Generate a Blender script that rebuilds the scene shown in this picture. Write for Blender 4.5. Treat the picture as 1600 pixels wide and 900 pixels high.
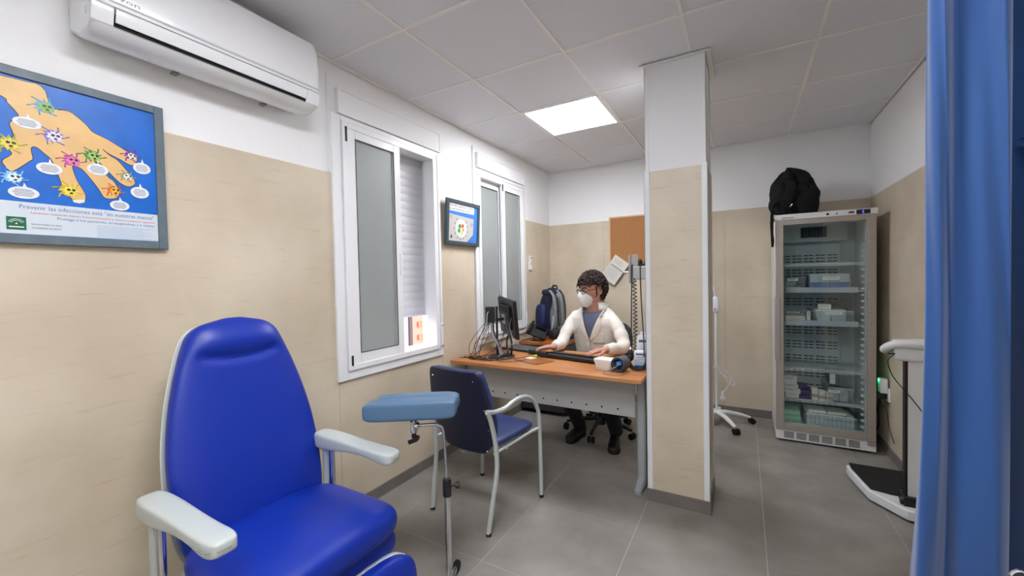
import bpy, bmesh, math, random
from mathutils import Vector, Matrix, noise
from math import sin, cos, pi, radians, sqrt
for o in list(bpy.data.objects): bpy.data.objects.remove(o)
SC = bpy.context.scene
COL = SC.collection
# ------------------------------------------------------------ camera
cd = bpy.data.cameras.new('camera'); cam = bpy.data.objects.new('camera', cd); COL.objects.link(cam)
YAW, PITCH, ROLL = -0.5171, -0.0247, -0.0204
fw = Vector((sin(YAW)*cos(PITCH), cos(YAW)*cos(PITCH), sin(PITCH)))
rt = Vector((cos(YAW), -sin(YAW), 0)); up = rt.cross(fw)
rt2 = rt*cos(ROLL)+up*sin(ROLL); up2 = -rt*sin(ROLL)+up*cos(ROLL)
mw = Matrix((rt2, up2, -fw)).transposed().to_4x4(); mw.translation = Vector((2.0063, -4.4696, 1.3644))
cam.matrix_world = mw
cd.sensor_width = 36; cd.lens = 636.88/1600*36; cd.clip_start = 0.02; cd.clip_end = 100
SC.camera = cam
# ------------------------------------------------------------ world, exposure
w = bpy.data.worlds.new('sky'); SC.world = w; w.use_nodes = True
nt = w.node_tree; bg = nt.nodes['Background']
sky = nt.nodes.new('ShaderNodeTexSky'); sky.sky_type = 'NISHITA'; sky.sun_disc = False
sky.sun_elevation = radians(48); sky.sun_rotation = radians(60)
nt.links.new(sky.outputs[0], bg.inputs[0]); bg.inputs[1].default_value = 0.9
SC.view_settings.view_transform = 'Standard'; SC.view_settings.look = 'None'
SC.view_settings.exposure = 1.72; SC.view_settings.gamma = 1.0; SC.view_settings.use_curve_mapping = False
PANEL_POWER = 11.0
# ------------------------------------------------------------ materials
MATS = {}
def srgb(c):
    if isinstance(c, str):
        c = c.lstrip('#'); c = [int(c[i:i+2], 16)/255 for i in (0, 2, 4)]
    return tuple((x/12.92 if x <= .04045 else ((x+.055)/1.055)**2.4) for x in c)+(1,)
def mat(name, col, rough=.5, metal=0, bump=0, bscale=60, var=0, vscale=6, coat=0, sheen=0, emit=0, trans=0, alpha=1, ecol=None):
    if name in MATS: return MATS[name]
    m = bpy.data.materials.new(name); m.use_nodes = True; N = m.node_tree.nodes; L = m.node_tree.links
    b = N['Principled BSDF']; c = srgb(col)
    b.inputs['Base Color'].default_value = c; b.inputs['Roughness'].default_value = rough; b.inputs['Metallic'].default_value = metal
    b.inputs['Coat Weight'].default_value = coat; b.inputs['Sheen Weight'].default_value = sheen
    b.inputs['Transmission Weight'].default_value = trans; b.inputs['Alpha'].default_value = alpha
    if emit: b.inputs['Emission Color'].default_value = srgb(ecol or col); b.inputs['Emission Strength'].default_value = emit
    tc = N.new('ShaderNodeNewGeometry')
    if var:
        n = N.new('ShaderNodeTexNoise'); n.inputs['Scale'].default_value = vscale; n.inputs['Detail'].default_value = 4
        L.new(tc.outputs['Position'], n.inputs['Vector'])
        r = N.new('ShaderNodeValToRGB'); r.color_ramp.elements[0].position = .3; r.color_ramp.elements[1].position = .7
        r.color_ramp.elements[0].color = tuple(x*(1-var) for x in c[:3])+(1,); r.color_ramp.elements[1].color = tuple(min(1, x*(1+var)) for x in c[:3])+(1,)
        L.new(n.outputs[0], r.inputs[0]); L.new(r.outputs[0], b.inputs['Base Color'])
    if bump:
        n = N.new('ShaderNodeTexNoise'); n.inputs['Scale'].default_value = bscale; n.inputs['Detail'].default_value = 3
        L.new(tc.outputs['Position'], n.inputs['Vector'])
        bp = N.new('ShaderNodeBump'); bp.inputs['Strength'].default_value = bump; bp.inputs['Distance'].default_value = .01
        L.new(n.outputs[0], bp.inputs['Height']); L.new(bp.outputs[0], b.inputs['Normal'])
    MATS[name] = m; return m
def veined(name, base, dark, scale, lo=.55, hi=.75, rough=.4, cloud=None):
    """stone / wood with streaks: noise stretched by the scale vector"""
    m = bpy.data.materials.new(name); m.use_nodes = True; N = m.node_tree.nodes; L = m.node_tree.links
    b = N['Principled BSDF']; b.inputs['Roughness'].default_value = rough
    g = N.new('ShaderNodeNewGeometry'); mp = N.new('ShaderNodeMapping'); mp.inputs['Scale'].default_value = scale
    L.new(g.outputs['Position'], mp.inputs['Vector'])
    n = N.new('ShaderNodeTexNoise'); n.inputs['Scale'].default_value = 1; n.inputs['Detail'].default_value = 6; n.inputs['Roughness'].default_value = .62
    n.inputs['Distortion'].default_value = .5
    L.new(mp.outputs[0], n.inputs['Vector'])
    r = N.new('ShaderNodeValToRGB'); e = r.color_ramp.elements; e[0].position = lo; e[1].position = hi; e[0].color = srgb(base); e[1].color = srgb(dark)
    L.new(n.outputs[0], r.inputs[0])
    n2 = N.new('ShaderNodeTexNoise'); n2.inputs['Scale'].default_value = 2.2; n2.inputs['Detail'].default_value = 4
    L.new(g.outputs['Position'], n2.inputs['Vector'])
    mx = N.new('ShaderNodeMix'); mx.data_type = 'RGBA'; mx.blend_type = 'MULTIPLY'; mx.inputs[0].default_value = 1
    r2 = N.new('ShaderNodeValToRGB'); r2.color_ramp.elements[0].position = .3; r2.color_ramp.elements[1].position = .7
    r2.color_ramp.elements[0].color = srgb(cloud or '#e6e3de'); r2.color_ramp.elements[1].color = (1, 1, 1, 1)
    L.new(n2.outputs[0], r2.inputs[0]); L.new(r.outputs[0], mx.inputs[6]); L.new(r2.outputs[0], mx.inputs[7]); L.new(mx.outputs[2], b.inputs['Base Color'])
    MATS[name] = m; return m
M_white = mat('wall_paint', '#f5f5f5', .85, bump=.05, bscale=300)
M_tileL = veined('wall_tile_left', '#ddd0ba', '#cbb89b', (9, 5, 55), .58, .80, .42)
M_tileB = veined('wall_tile_back', '#ddd0ba', '#cbb89b', (5, 9, 55), .58, .80, .42)
M_floor = veined('floor_tile', '#98938d', '#aca7a0', (1.6, 1.9, 1), .45, .75, .42, '#c6c4c0')
M_grout = mat('grout', '#b9b4ac', .8)
M_base = veined('baseboard_stone', '#77726d', '#8a857f', (3, 3, 3), .4, .7, .45)
M_ceil = mat('ceiling_board', '#e9eaee', .8, bump=.08, bscale=500)
M_rail = mat('grid_rail', '#f6f3ee', .6)
M_alu = mat('white_aluminium', '#f2f3f5', .28)
M_plast = mat('white_plastic', '#eceded', .35)
M_black = mat('black_plastic', '#17171a', .4)
M_rubber = mat('black_rubber', '#0e0e0f', .7)
M_chrome = mat('chrome', '#d9dadd', .12, 1)
M_greymet = mat('grey_metal_paint', '#a9adad', .35, .15)
M_glassf = mat('frosted_glass', '#d3d9d7', .45, trans=.6)
# ------------------------------------------------------------ mesh helpers
def world_of(o):
    if o is None: return Matrix.Identity(4)
    return world_of(o.parent) @ o.matrix_parent_inverse @ o.matrix_basis if o.parent else o.matrix_basis.copy()
def put(name, me, m=None, parent=None):
    o = bpy.data.objects.new(name, me); COL.objects.link(o)
    if parent is not None:
        o.parent = parent; o.matrix_parent_inverse = world_of(parent).inverted()
    if m is not None and me is not None and not me.materials:
        for k in (m if isinstance(m, (list, tuple)) else [m]): me.materials.append(k)
    return o
def tag(o, label=None, cat=None, group=None, kind=None):
    if label: o['label'] = label
    if cat: o['category'] = cat
    if group: o['group'] = group
    if kind: o['kind'] = kind
    return o
def thing(name, loc, label, cat, group=None):
    o = bpy.data.objects.new(name, None); COL.objects.link(o); o.location = loc; o.empty_display_size = .1
    return tag(o, label, cat, group)
class MB:
    def __init__(s): s.v = []; s.f = []; s.mi = []; s.cur = 0
    def add(s, vs, fs):
        n = len(s.v); s.v += [tuple(v) for v in vs]; s.f += [tuple(i+n for i in f) for f in fs]; s.mi += [s.cur]*len(fs); return s
    def box(s, x0, x1, y0, y1, z0, z1, T=None):
        vs = [Vector((x, y, z)) for z in (z0, z1) for y in (y0, y1) for x in (x0, x1)]
        if T is not None: vs = [T @ v for v in vs]
        return s.add(vs, [(0, 2, 3, 1), (4, 5, 7, 6), (0, 1, 5, 4), (2, 6, 7, 3), (0, 4, 6, 2), (1, 3, 7, 5)])
    def frame(s, axis, p0, p1, a0, a1, b0, b1, w, wb=None, wt=None):
        """rectangular ring; axis = thickness axis x or y"""
        wb = w if wb is None else wb; wt = w if wt is None else wt
        for (c0, c1, d0, d1) in ((a0, a0+w, b0, b1), (a1-w, a1, b0, b1), (a0+w, a1-w, b0, b0+wb), (a0+w, a1-w, b1-wt, b1)):
            if axis == 'x': s.box(p0, p1, c0, c1, d0, d1)
            else: s.box(c0, c1, p0, p1, d0, d1)
        return s
    def prism(s, pts, n, d):
        """pts: planar polygon (3D), extruded by vector n*d"""
        k = len(pts); a = [Vector(p) for p in pts]; n = Vector(n)*d
        vs = a+[p+n for p in a]
        fs = [tuple(range(k-1, -1, -1)), tuple(range(k, 2*k))]+[(i, (i+1) % k, k+(i+1) % k, k+i) for i in range(k)]
        return s.add(vs, fs)
    def poly(s, pts): return s.add(pts, [tuple(range(len(pts)))])
    def loft(s, rings, cap=True, closed=False):
        n = len(s.v); k = len(rings[0])
        for r in rings: s.v += [tuple(p) for p in r]
        R = len(rings)
        for i in range(R if closed else R-1):
            for j in range(k):
                s.f.append((n+i*k+j, n+i*k+(j+1) % k, n+((i+1) % R)*k+(j+1) % k, n+((i+1) % R)*k+j)); s.mi.append(s.cur)
        if cap and not closed:
            s.f.append(tuple(n+j for j in range(k-1, -1, -1))); s.f.append(tuple(n+(R-1)*k+j for j in range(k))); s.mi += [s.cur]*2
        return s
    def tube(s, pts, r, n=10, cap=True, flat=1.0, upv=None):
        pts = [Vector(p) for p in pts]; rr = r if isinstance(r, (list, tuple)) else [r]*len(pts)
        prev = None; rings = []
        for i, p in enumerate(pts):
            t = (pts[min(i+1, len(pts)-1)]-pts[max(i-1, 0)]).normalized()
            if prev is None:
                a = Vector(upv) if upv else (Vector((0, 0, 1)) if abs(t.z) < .9 else Vector((0, 1, 0)))
                u = (a-t*a.dot(t)).normalized()
            else: u = (prev-t*prev.dot(t)).normalized()
            prev = u; v = t.cross(u)
            rings.append([p+(u*cos(2*pi*j/n)*flat+v*sin(2*pi*j/n))*rr[i] for j in range(n)])
        return s.loft(rings, cap)
    def cyl(s, p0, p1, r0, r1=None, n=16): return s.tube([p0, p1], [r0, r0 if r1 is None else r1], n)
    def lathe(s, prof, c=(0, 0, 0), n=20, T=None):
        c = Vector(c); rings = []
        for r, z in prof:
            ring = [Vector((r*cos(2*pi*j/n), r*sin(2*pi*j/n), z)) for j in range(n)]
            rings.append([c+((T @ p) if T is not None else p) for p in ring])
        return s.loft(rings)
    def ball(s, c, r, n=12, m=8, T=None):
        c = Vector(c); r = Vector(r) if not isinstance(r, (int, float)) else Vector((r, r, r)); rings = []
        for i in range(1, m):
            a = pi*i/m
            ring = [Vector((r.x*sin(a)*cos(2*pi*j/n), r.y*sin(a)*sin(2*pi*j/n), -r.z*cos(a))) for j in range(n)]
            rings.append([c+((T @ p) if T is not None else p) for p in ring])
        return s.loft(rings)
    def mesh(s, name, smooth=None):
        me = bpy.data.meshes.new(name); me.from_pydata(s.v, [], s.f); me.update()
        if any(s.mi): me.polygons.foreach_set('material_index', s.mi)
        bm = bmesh.new(); bm.from_mesh(me); bmesh.ops.recalc_face_normals(bm, faces=bm.faces); bm.to_mesh(me); bm.free()
        if smooth is not None:
            me.polygons.foreach_set('use_smooth', [True]*len(me.polygons)); me.set_sharp_from_angle(angle=radians(smooth))
        return me
    def build(s, name, m, parent=None, smooth=40, bevel=0, seg=2, sub=0):
        o = put(name, s.mesh(name, smooth), m, parent)
        if bevel:
            b = o.modifiers.new('bevel', 'BEVEL'); b.width = bevel; b.segments = seg; b.limit_method = 'ANGLE'; b.angle_limit = radians(35)
        if sub:
            d = o.modifiers.new('subd', 'SUBSURF'); d.levels = d.render_levels = sub
        return o
def sbox(x0, x1, y0, y1, z0, z1, T=None): return MB().box(x0, x1, y0, y1, z0, z1, T)
def spline(pts, n=8):
    """Catmull-Rom through the points"""
    P = [Vector(p) for p in pts]; P = [P[0]*2-P[1]]+P+[P[-1]*2-P[-2]]; out = []
    for i in range(1, len(P)-2):
        for k in range(n):
            t = k/n; a, b, c, d = P[i-1], P[i], P[i+1], P[i+2]
            out.append(.5*((2*b)+(c-a)*t+(2*a-5*b+4*c-d)*t*t+(-a+3*b-3*c+d)*t**3))
    out.append(P[-2]); return out
def lerp_list(vals, n):
    out = []
    for i in range(n):
        t = i/(n-1)*(len(vals)-1); k = min(int(t), len(vals)-2); out.append(vals[k]+(vals[k+1]-vals[k])*(t-k))
    return out
def sup(t, e):
    c, s_ = cos(t), sin(t)
    return (abs(c)**(2/e)*(1 if c >= 0 else -1), abs(s_)**(2/e)*(1 if s_ >= 0 else -1))
def cushion(mb, c, hx, hy, hz, T=None, e=5, n=40, m=14, fn=None, pe=3.2):
    """rounded pillow box centred at c"""
    c = Vector(c); rings = []
    for i in range(m+1):
        a = -pi/2+pi*i/m; ca, sa = sup(a, pe); ca = max(ca, .02)
        ring = []
        for j in range(n):
            x, y = sup(2*pi*j/n, e); p = Vector((x*ca*hx, y*ca*hy, sa*hz))
            if fn: p = fn(p)
            p += c
            ring.append(T @ p if T is not None else p)
        rings.append(ring)
    return mb.loft(rings)
DG = None
def text(name, body, size, loc, rot, m, parent=None, width=None, extrude=.0004, align='LEFT', bold=False):
    cu = bpy.data.curves.new(name, 'FONT'); cu.body = body; cu.size = size; cu.extrude = extrude; cu.align_x = align; cu.resolution_u = 2
    if bold: cu.offset = size*.018
    o = bpy.data.objects.new(name+'_tmp', cu); COL.objects.link(o)
    dg = bpy.context.evaluated_depsgraph_get(); me = bpy.data.meshes.new_from_object(o.evaluated_get(dg))
    bpy.data.objects.remove(o)
    xs = [v.co.x for v in me.vertices]
    sx = width/(max(xs)-min(xs)) if (width and xs) else 1
    Rm = Matrix.Translation(loc) @ rot.to_4x4() @ Matrix.Diagonal((sx, 1, 1, 1))
    me.transform(Rm); me.materials.clear()
    return put(name, me, m, parent)
RL = Matrix(((0, 0, 1), (1, 0, 0), (0, 1, 0)))      # text on a face looking to +X (left wall)
RB = Matrix(((1, 0, 0), (0, 0, -1), (0, 1, 0)))     # text on a face looking to -Y (back wall)
random.seed(4)
# ------------------------------------------------------------ room
XW, YF, H, TT = 2.9314, -6.3, 2.597, 1.975
def struct(name, mb, m, bevel=0, smooth=40): return tag(mb.build(name, m, None, smooth, bevel), kind='structure')
floor = struct('floor', sbox(-.02, XW+.02, YF, .02, -.06, -.0012), M_grout)
tiles = {}
for i in range(-1, 5):
    for j in range(0, 11):
        x0 = .295+.6*(i-0); y1 = -.47-.6*(j-1)
        a0, a1, b0, b1 = max(x0+.0017, 0), min(x0+.5983, XW), max(y1-.5983, YF), min(y1-.0017, 0)
        if a1-a0 < .01 or b1-b0 < .01: continue
        key = (round(a1-a0, 3), round(b1-b0, 3))
        if key not in tiles: tiles[key] = sbox(0, a1-a0, 0, b1-b0, -.008, 0).mesh('floor_tile')
        o = put('floor_tile', tiles[key], M_floor, floor); o.location = (a0, b0, 0)
ceiling = struct('ceiling', sbox(-.3, XW+.02, YF, .02, H+.03, H+.12), mat('slab', '#77777a', .9))
gx = [.557+.6*k for k in range(0, 4)]; gy = [-.548-.6*k for k in range(0, 10)]
xs = [0]+gx+[XW]; ys = [0]+gy+[YF]
ctile = {}
lightcells = {(1, 2), (2, 6), (3, 8)}
for i in range(len(xs)-1):
    for j in range(len(ys)-1):
        a0, a1, b1, b0 = xs[i]+.006, xs[i+1]-.006, ys[j]-.006, ys[j+1]+.006
        if (i, j) in lightcells: continue
        key = (round(a1-a0, 3), round(b1-b0, 3))
        if key not in ctile: ctile[key] = sbox(0, a1-a0, 0, b1-b0, 0, .012).mesh('ceiling_panel')
        o = put('ceiling_panel', ctile[key], M_ceil, ceiling); o.location = (a0, b0, H+.003)
for x in gx:
    # the pillar at x 1.488..1.845 interrupts the rail at x = 1.757
    segs = [(YF, 0)] if not 1.48 < x < 1.85 else [(YF, -1.966), (-1.594, 0)]
    for y0, y1 in segs: sbox(x-.008, x+.008, y0, y1, H-.003, H+.012).build('ceiling_rail', M_rail, ceiling, bevel=.001)
for y in gy:
    segs = [(0, XW)]
    if -1.97 < y < -1.59: segs = [(0, 1.48), (1.85, XW)]
    for x0, x1 in segs: sbox(x0, x1, y-.008, y+.008, H-.0025, H+.0115).build('ceiling_rail', M_rail, ceiling, bevel=.001)
for a in ((0, .018, YF, 0), (XW-.018, XW, YF, 0), (0, XW, -.018, 0)): sbox(a[0], a[1], a[2], a[3], H-.004, H+.013).build('ceiling_edge_trim', M_rail, ceiling, bevel=.001)
# openings: window_1 y -2.90..-2.10, z .86..2.27 ; window_2 y -1.53..-.70, z .86..2.27
W1 = (-2.95, -2.045, .86, 2.27); W2 = (-1.555, -.665, .86, 2.27)
wl = MB()
def wall_with_holes(mb, x0, x1):
    ycuts = [YF, W1[0], W1[1], W2[0], W2[1], 0]
    for a, b in ((YF, W1[0]), (W1[1], W2[0]), (W2[1], .02)): mb.box(x0, x1, a, b, 0, H+.05)
    for Wn in (W1, W2):
        mb.box(x0, x1, Wn[0], Wn[1], 0, Wn[2]); mb.box(x0, x1, Wn[0], Wn[1], Wn[3], H+.05)
wall_with_holes(wl, -.175, -.007)
wall_left = struct('wall_left', wl, M_white)
def ltile(y0, y1, z0, z1): sbox(-.0065, 0, y0+.0008, y1-.0008, z0, z1).build('tile', M_tileL, wall_left, bevel=.0008)
for y0, y1, z0, z1 in ((-6.3, -5.35, .0, TT), (-5.35, -4.40, 0, TT), (-4.40, -2.955, 0, TT), (-2.955, -2.03, 0, .81), (-2.03, -1.585, 0, TT), (-1.585, -.645, 0, .81), (-.645, 0, 0, TT)):
    ltile(y0, y1, z0, z1)
wall_back = struct('wall_back', sbox(-.02, XW+.1, .007, .2, 0, H+.05), M_white)
for x0, x1 in ((0, .65), (.65, 1.846), (1.846, XW)): sbox(x0+.0008, x1-.0008, 0, .0065, 0, TT).build('tile', M_tileB, wall_back, bevel=.0008)
wall_right = struct('wall_right', sbox(XW+.007, XW+.2, YF, .02, 0, H+.05), M_white)
for y0, y1 in ((-6.3, -4.8), (-4.8, -3.6), (-3.6, -2.4), (-2.4, -1.2), (-1.2, 0)): sbox(XW, XW+.0065, y0+.0008, y1-.0008, 0, TT).build('tile', M_tileL, wall_right, bevel=.0008)
wall_front = struct('wall_front', sbox(-.175, XW+.2, YF-.15, YF, 0, H+.05), M_white)
# corner bead between left and back walls and thin edging trims
struct('trim_1', sbox(.0, .012, -.012, 0, .075, TT), mat('edge_bead', '#d8cdb9', .4), .002)
struct('trim_2', sbox(-.0065, .0, -2.978, -2.957, TT+.002, 2.52), M_alu)
# baseboards
def bb(name, segs, x):
    mb = sbox(*segs[0])
    o = struct(name, mb, M_base, .001)
    for s_ in segs[1:]: sbox(*s_).build('baseboard_piece', M_base, o, bevel=.001)
BH = .072
bb('baseboard_left', [(0, .009, -6.3, -5.3, 0, BH)]+[(0, .009, a+.001, b-.001, 0, BH) for a, b in ((-5.3, -4.7), (-4.7, -4.1), (-4.1, -3.5), (-3.5, -2.9), (-2.9, -2.29), (-2.29, -1.69), (-1.69, -1.09), (-1.09, -.49), (-.49, -.01))], 0)
bb('baseboard_back', [(0.01, .6, -.009, 0, 0, BH)]+[(a+.001, b-.001, -.009, 0, 0, BH) for a, b in ((.6, 1.2), (1.2, 1.8), (1.8, 2.4), (2.4, 2.92))], 0)
bb('baseboard_right', [(XW-.009, XW, -6.3, -5.1, 0, BH)]+[(XW-.009, XW, a+.001, b-.001, 0, BH) for a, b in ((-5.1, -4.5), (-4.5, -3.9), (-3.9, -3.3), (-3.3, -2.7), (-2.7, -2.1), (-2.1, -1.5), (-1.5, -.9), (-.9, -.3), (-.3, -.01))], 0)
# pillar
PX0, PX1, PY0, PY1 = 1.503, 1.826, -1.942, -1.612
pil = struct('pillar', sbox(PX0, PX1, PY0, PY1, 0, H+.03), M_white, .002)
for f in (('y', PY0-.0065, PY0), ('y', PY1, PY1+.0065)):
    sbox(PX0+.014, PX1-.014, f[1], f[2], .075, TT).build('tile', M_tileB, pil)
for f in (('x', PX0-.0065, PX0), ('x', PX1, PX1+.0065)):
    sbox(f[1], f[2], PY0+.014, PY1-.014, .075, TT).build('tile', M_tileL, pil)
M_guard = mat('corner_guard', '#e3e6e6', .3)
for cx, sx in ((PX0, 1), (PX1, -1)):
    for cy, sy in ((PY0, 1), (PY1, -1)):
        mb = MB(); w_ = .021
        xa, xb = sorted((cx-sx*.010, cx+sx*w_)); ya, yb = sorted((cy-sy*.010, cy-sy*.0066)); mb.box(xa, xb, ya, yb, .075, TT+.012)
        xa, xb = sorted((cx-sx*.010, cx-sx*.0066)); ya, yb = sorted((cy-sy*.010, cy+sy*w_)); mb.box(xa, xb, ya, yb, .075, TT+.012)
        mb.build('corner_guard', M_guard, pil, bevel=.001)
        mb = MB(); xa, xb = sorted((cx-sx*.004, cx+sx*.018)); ya, yb = sorted((cy-sy*.004, cy-sy*.0005)); mb.box(xa, xb, ya, yb, TT+.012, H-.004)
        xa, xb = sorted((cx-sx*.004, cx-sx*.0005)); ya, yb = sorted((cy-sy*.004, cy+sy*.018)); mb.box(xa, xb, ya, yb, TT+.012, H-.004)
        mb.build('upper_corner_bead', M_white, pil, bevel=.001)
for a in ((PX0-.014, PX1+.014, PY0-.014, PY0-.0008), (PX0-.014, PX1+.014, PY1+.0008, PY1+.014), (PX0-.014, PX0-.0008, PY0, PY1), (PX1+.0008, PX1+.014, PY0, PY1)):
    sbox(*a, 0, .075).build('baseboard_piece', M_base, pil, bevel=.001)
for a in ((PX0-.03, PX1+.03, PY0-.03, PY0-.004), (PX0-.03, PX1+.03, PY1+.004, PY1+.03), (PX0-.03, PX0-.004, PY0-.004, PY1+.004), (PX1+.004, PX1+.03, PY0-.004, PY1+.004)):
    sbox(*a, H-.006, H-.0035).build('ceiling_edge_trim', M_rail, pil)
# ------------------------------------------------------------ windows
M_slat = mat('shutter_pvc', '#e9e9ee', .35)
M_outsill = mat('outer_reveal', '#f4f2ee', .6)
def window(n, y0, y1, zb, zt, sashes, label_open):
    """y0..y1 outer trim; x faces the room"""
    o = struct('window_%d' % n, MB().frame('x', -.002, .014, y0, y1, zb, zt, .062, .06, .03), M_alu, .003)
    W_ = W1 if n == 1 else W2
    F_ = (-2.901, -2.089) if n == 1 else (-1.531, -.699)
    MB().frame('x', -.07, .024, F_[0], F_[1], W_[2]-.016, W_[3]+.012, .034, .034, .034).build('window_frame', M_alu, o, bevel=.002)
    sbox(-.20, -.02, W_[0], W_[1], W_[2]-.02, W_[2]+.004).build('outer_sill', M_outsill, o)
    for ya, yb in ((W_[0]-.002, W_[0]+.006), (W_[1]-.006, W_[1]+.002)): sbox(-.175, -.07, ya, yb, W_[2], W_[3]).build('outer_reveal', M_outsill, o)
    for (sa, sb, za, zc, x0, x1, st) in sashes:
        s_ = MB().frame('x', x0, x1, sa, sb, za, zc, st, .075, .065).build('sash', M_alu, o, bevel=.003)
        sbox((x0+x1)/2-.004, (x0+x1)/2+.004, sa+st-.005, sb-st+.005, za+.07, zc-.06).build('glass_pane', M_glassf, s_)
        MB().frame('x', x1-.004, x1+.002, sa+st-.004, sb-st+.004, za+.071, zc-.061, .005).build('gasket', mat('gasket', '#5a5d60', .7), s_)
    return o
# window 1: both leaves pushed to the left, the right half open on the roller shutter
w1 = window(1, -2.965, -2.037, .79, 2.315, [(-2.868, -2.452, .865, 2.262, -.006, .020, .058), (-2.83, -2.415, .87, 2.255, -.052, -.026, .058)], True)
w2 = window(2, -1.575, -.653, .79, 2.32, [(-1.52, -1.085, .87, 2.255, -.052, -.026, .058), (-1.13, -.735, .865, 2.262, -.006, .020, .058)], False)
sbox(.0, .0262, -2.884, -2.871, 2.17, 2.255).build('black_corner_seal', M_black, w1); sbox(.0, .0262, -2.884, -2.871, .872, .93).build('black_corner_seal', M_black, w1)
sbox(.0, .024, -1.128, -1.112, 2.19, 2.262).build('black_corner_seal', M_black, w2)
MB().box(.0205, .026, -2.475, -2.455, 1.40, 1.54).box(.026, .029, -2.469, -2.461, 1.43, 1.51).build('sash_latch', M_alu, w1, bevel=.001)
sbox(.0205, .026, -.78, -.765, 1.40, 1.50).build('sash_latch', M_alu, w2, bevel=.001)
for o_, W_, zs in ((w1, W1, 1.075), (w2, W2, .875)):
    # curved roller-shutter slats
    z = W_[3]-.0; sl = None
    while z > zs+.03:
        if sl is None:
            mb = MB(); prof = []
            hh = .0585; k = 6
            for i in range(k+1):
                t = i/k; prof.append((-.004+.006*sin(pi*t), -hh*t))
            for i in range(k, -1, -1):
                t = i/k; prof.append((-.012+.003*sin(pi*t), -hh*t))
            mb.loft([[(px, W_[0]+.008, pz) for px, pz in prof], [(px, W_[1]-.008, pz) for px, pz in prof]])
            sl = mb.mesh('shutter_slat', 40)
        q = put('shutter_slat', sl if o_ is w1 else sl, M_slat, o_); q.location = (-.135, 0, z); z -= .0555
    sbox(-.150, -.128, W_[0]+.008, W_[1]-.008, z-.012, z).build('shutter_end_bar', M_slat, o_, bevel=.002)
    if o_ is w1:
        mb = MB(); mb.cyl((-.127, -2.2, z-.006), (-.118, -2.2, z-.006), .006); mb.build('shutter_stop', M_alu, o_)
    for ya in (W_[0]+.004, W_[1]-.022): sbox(-.165, -.105, ya, ya+.018, W_[2], W_[3]).build('shutter_guide', M_alu, o_, bevel=.002)
# shutter boxes
def shbox(n, y0, y1, z0, z1):
    o = struct('trim_%d' % n, sbox(-.006, .022, y0, y1, z0, z1), M_white, .002)
    MB().frame('x', .021, .026, y0, y1, z0, z1, .012).build('box_edge', M_white, o, bevel=.001)
shbox(3, -2.925, -2.033, 2.318, 2.462); shbox(4, -1.535, -.652, 2.325, 2.455)
struct('trim_5', sbox(-.006, .010, -1.585, -1.565, 1.99, 2.50), M_alu, .001)
# belt winders
for wn, yy in ((w1, -2.066), (w2, -.682)):
    MB().box(.014, .017, yy-.006, yy+.006, 1.02, 2.30).build('shutter_belt', mat('belt', '#d5d6d6', .7), wn)
    b = MB().box(.012, .030, yy-.010, yy+.010, .855, 1.03).build('belt_winder', M_plast, wn, bevel=.004)
    MB().cyl((.03, yy, 1.02), (.034, yy, 1.02), .005).cyl((.03, yy, .866), (.034, yy, .866), .005).build('screw', mat('dark_screw', '#55585a', .4, .6), b)
# ------------------------------------------------------------ outside (light well) behind window 1 and 2
M_mortar = mat('mortar', '#b98a72', .9)
M_brick = mat('brick_clay', '#c9714a', .85, var=.12, vscale=9, bump=.2, bscale=80)
ob = thing('brick_facade', (-1.25, -1.0, 0), 'sunlit orange brick facade seen through the gap under the first window shutter', 'facade')
sbox(-1.5, -1.258, -4.2, 1.0, -.3, 4.2).build('backing', M_mortar, ob)
br = sbox(0, .012, 0, .235, 0, .062).mesh('brick')
for r in range(0, 17):
    z = .30+r*.0745
    for c in range(0, 13):
        y = -2.55+c*.247+(r % 2)*.1235
        if y+.235 > -1.95 and y < -1.06 and z > .50: continue
        q = put('brick', br, M_brick, ob); q.location = (-1.257, y, z)
fwn = MB().frame('x', -1.262, -1.235, -1.97, -1.05, .56, 2.1, .05).build('facade_window', mat('dark_brown_frame', '#3c2226', .5), ob)
sbox(-1.256, -1.25, -1.93, -1.09, .60, 2.05).build('pane', mat('pale_blind', '#cfc9d2', .4), fwn)
struct('trim_6', sbox(-1.6, -.176, -4.2, 1.0, .1, .2), mat('well_floor', '#e6dccb', .8))
# ------------------------------------------------------------ luminous ceiling panels
M_diff = mat('led_diffuser', '#ffffff', .5, emit=PANEL_POWER, ecol='#f6f8ff')
for (i, j), lab in (((1, 2), 'square luminous ceiling panel above the doctor and his desk'), ((3, 8), 'square luminous ceiling panel added out of view behind the camera to light the curtain'), ((2, 6), 'square luminous ceiling panel above the foot of the blue treatment chair')):  # the panel behind the camera is unseen, added to brighten the curtain
    x0, x1, y1, y0 = xs[i], xs[i+1], ys[j], ys[j+1]
    t = thing('ceiling_light', ((x0+x1)/2, (y0+y1)/2, H), lab, 'ceiling light', 'luminous ceiling panels')
    sbox(x0+.028, x1-.028, y0+.028, y1-.028, H-.001, H+.004).build('diffuser', M_diff, t)
    mb = MB()
    for a in ((x0+.009, x0+.028, y0+.009, y1-.009), (x1-.028, x1-.009, y0+.009, y1-.009), (x0+.028, x1-.028, y0+.009, y0+.028), (x0+.028, x1-.028, y1-.028, y1-.009)): mb.box(*a, H-.003, H+.008)
    mb.build('frame', M_alu, t)
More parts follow.
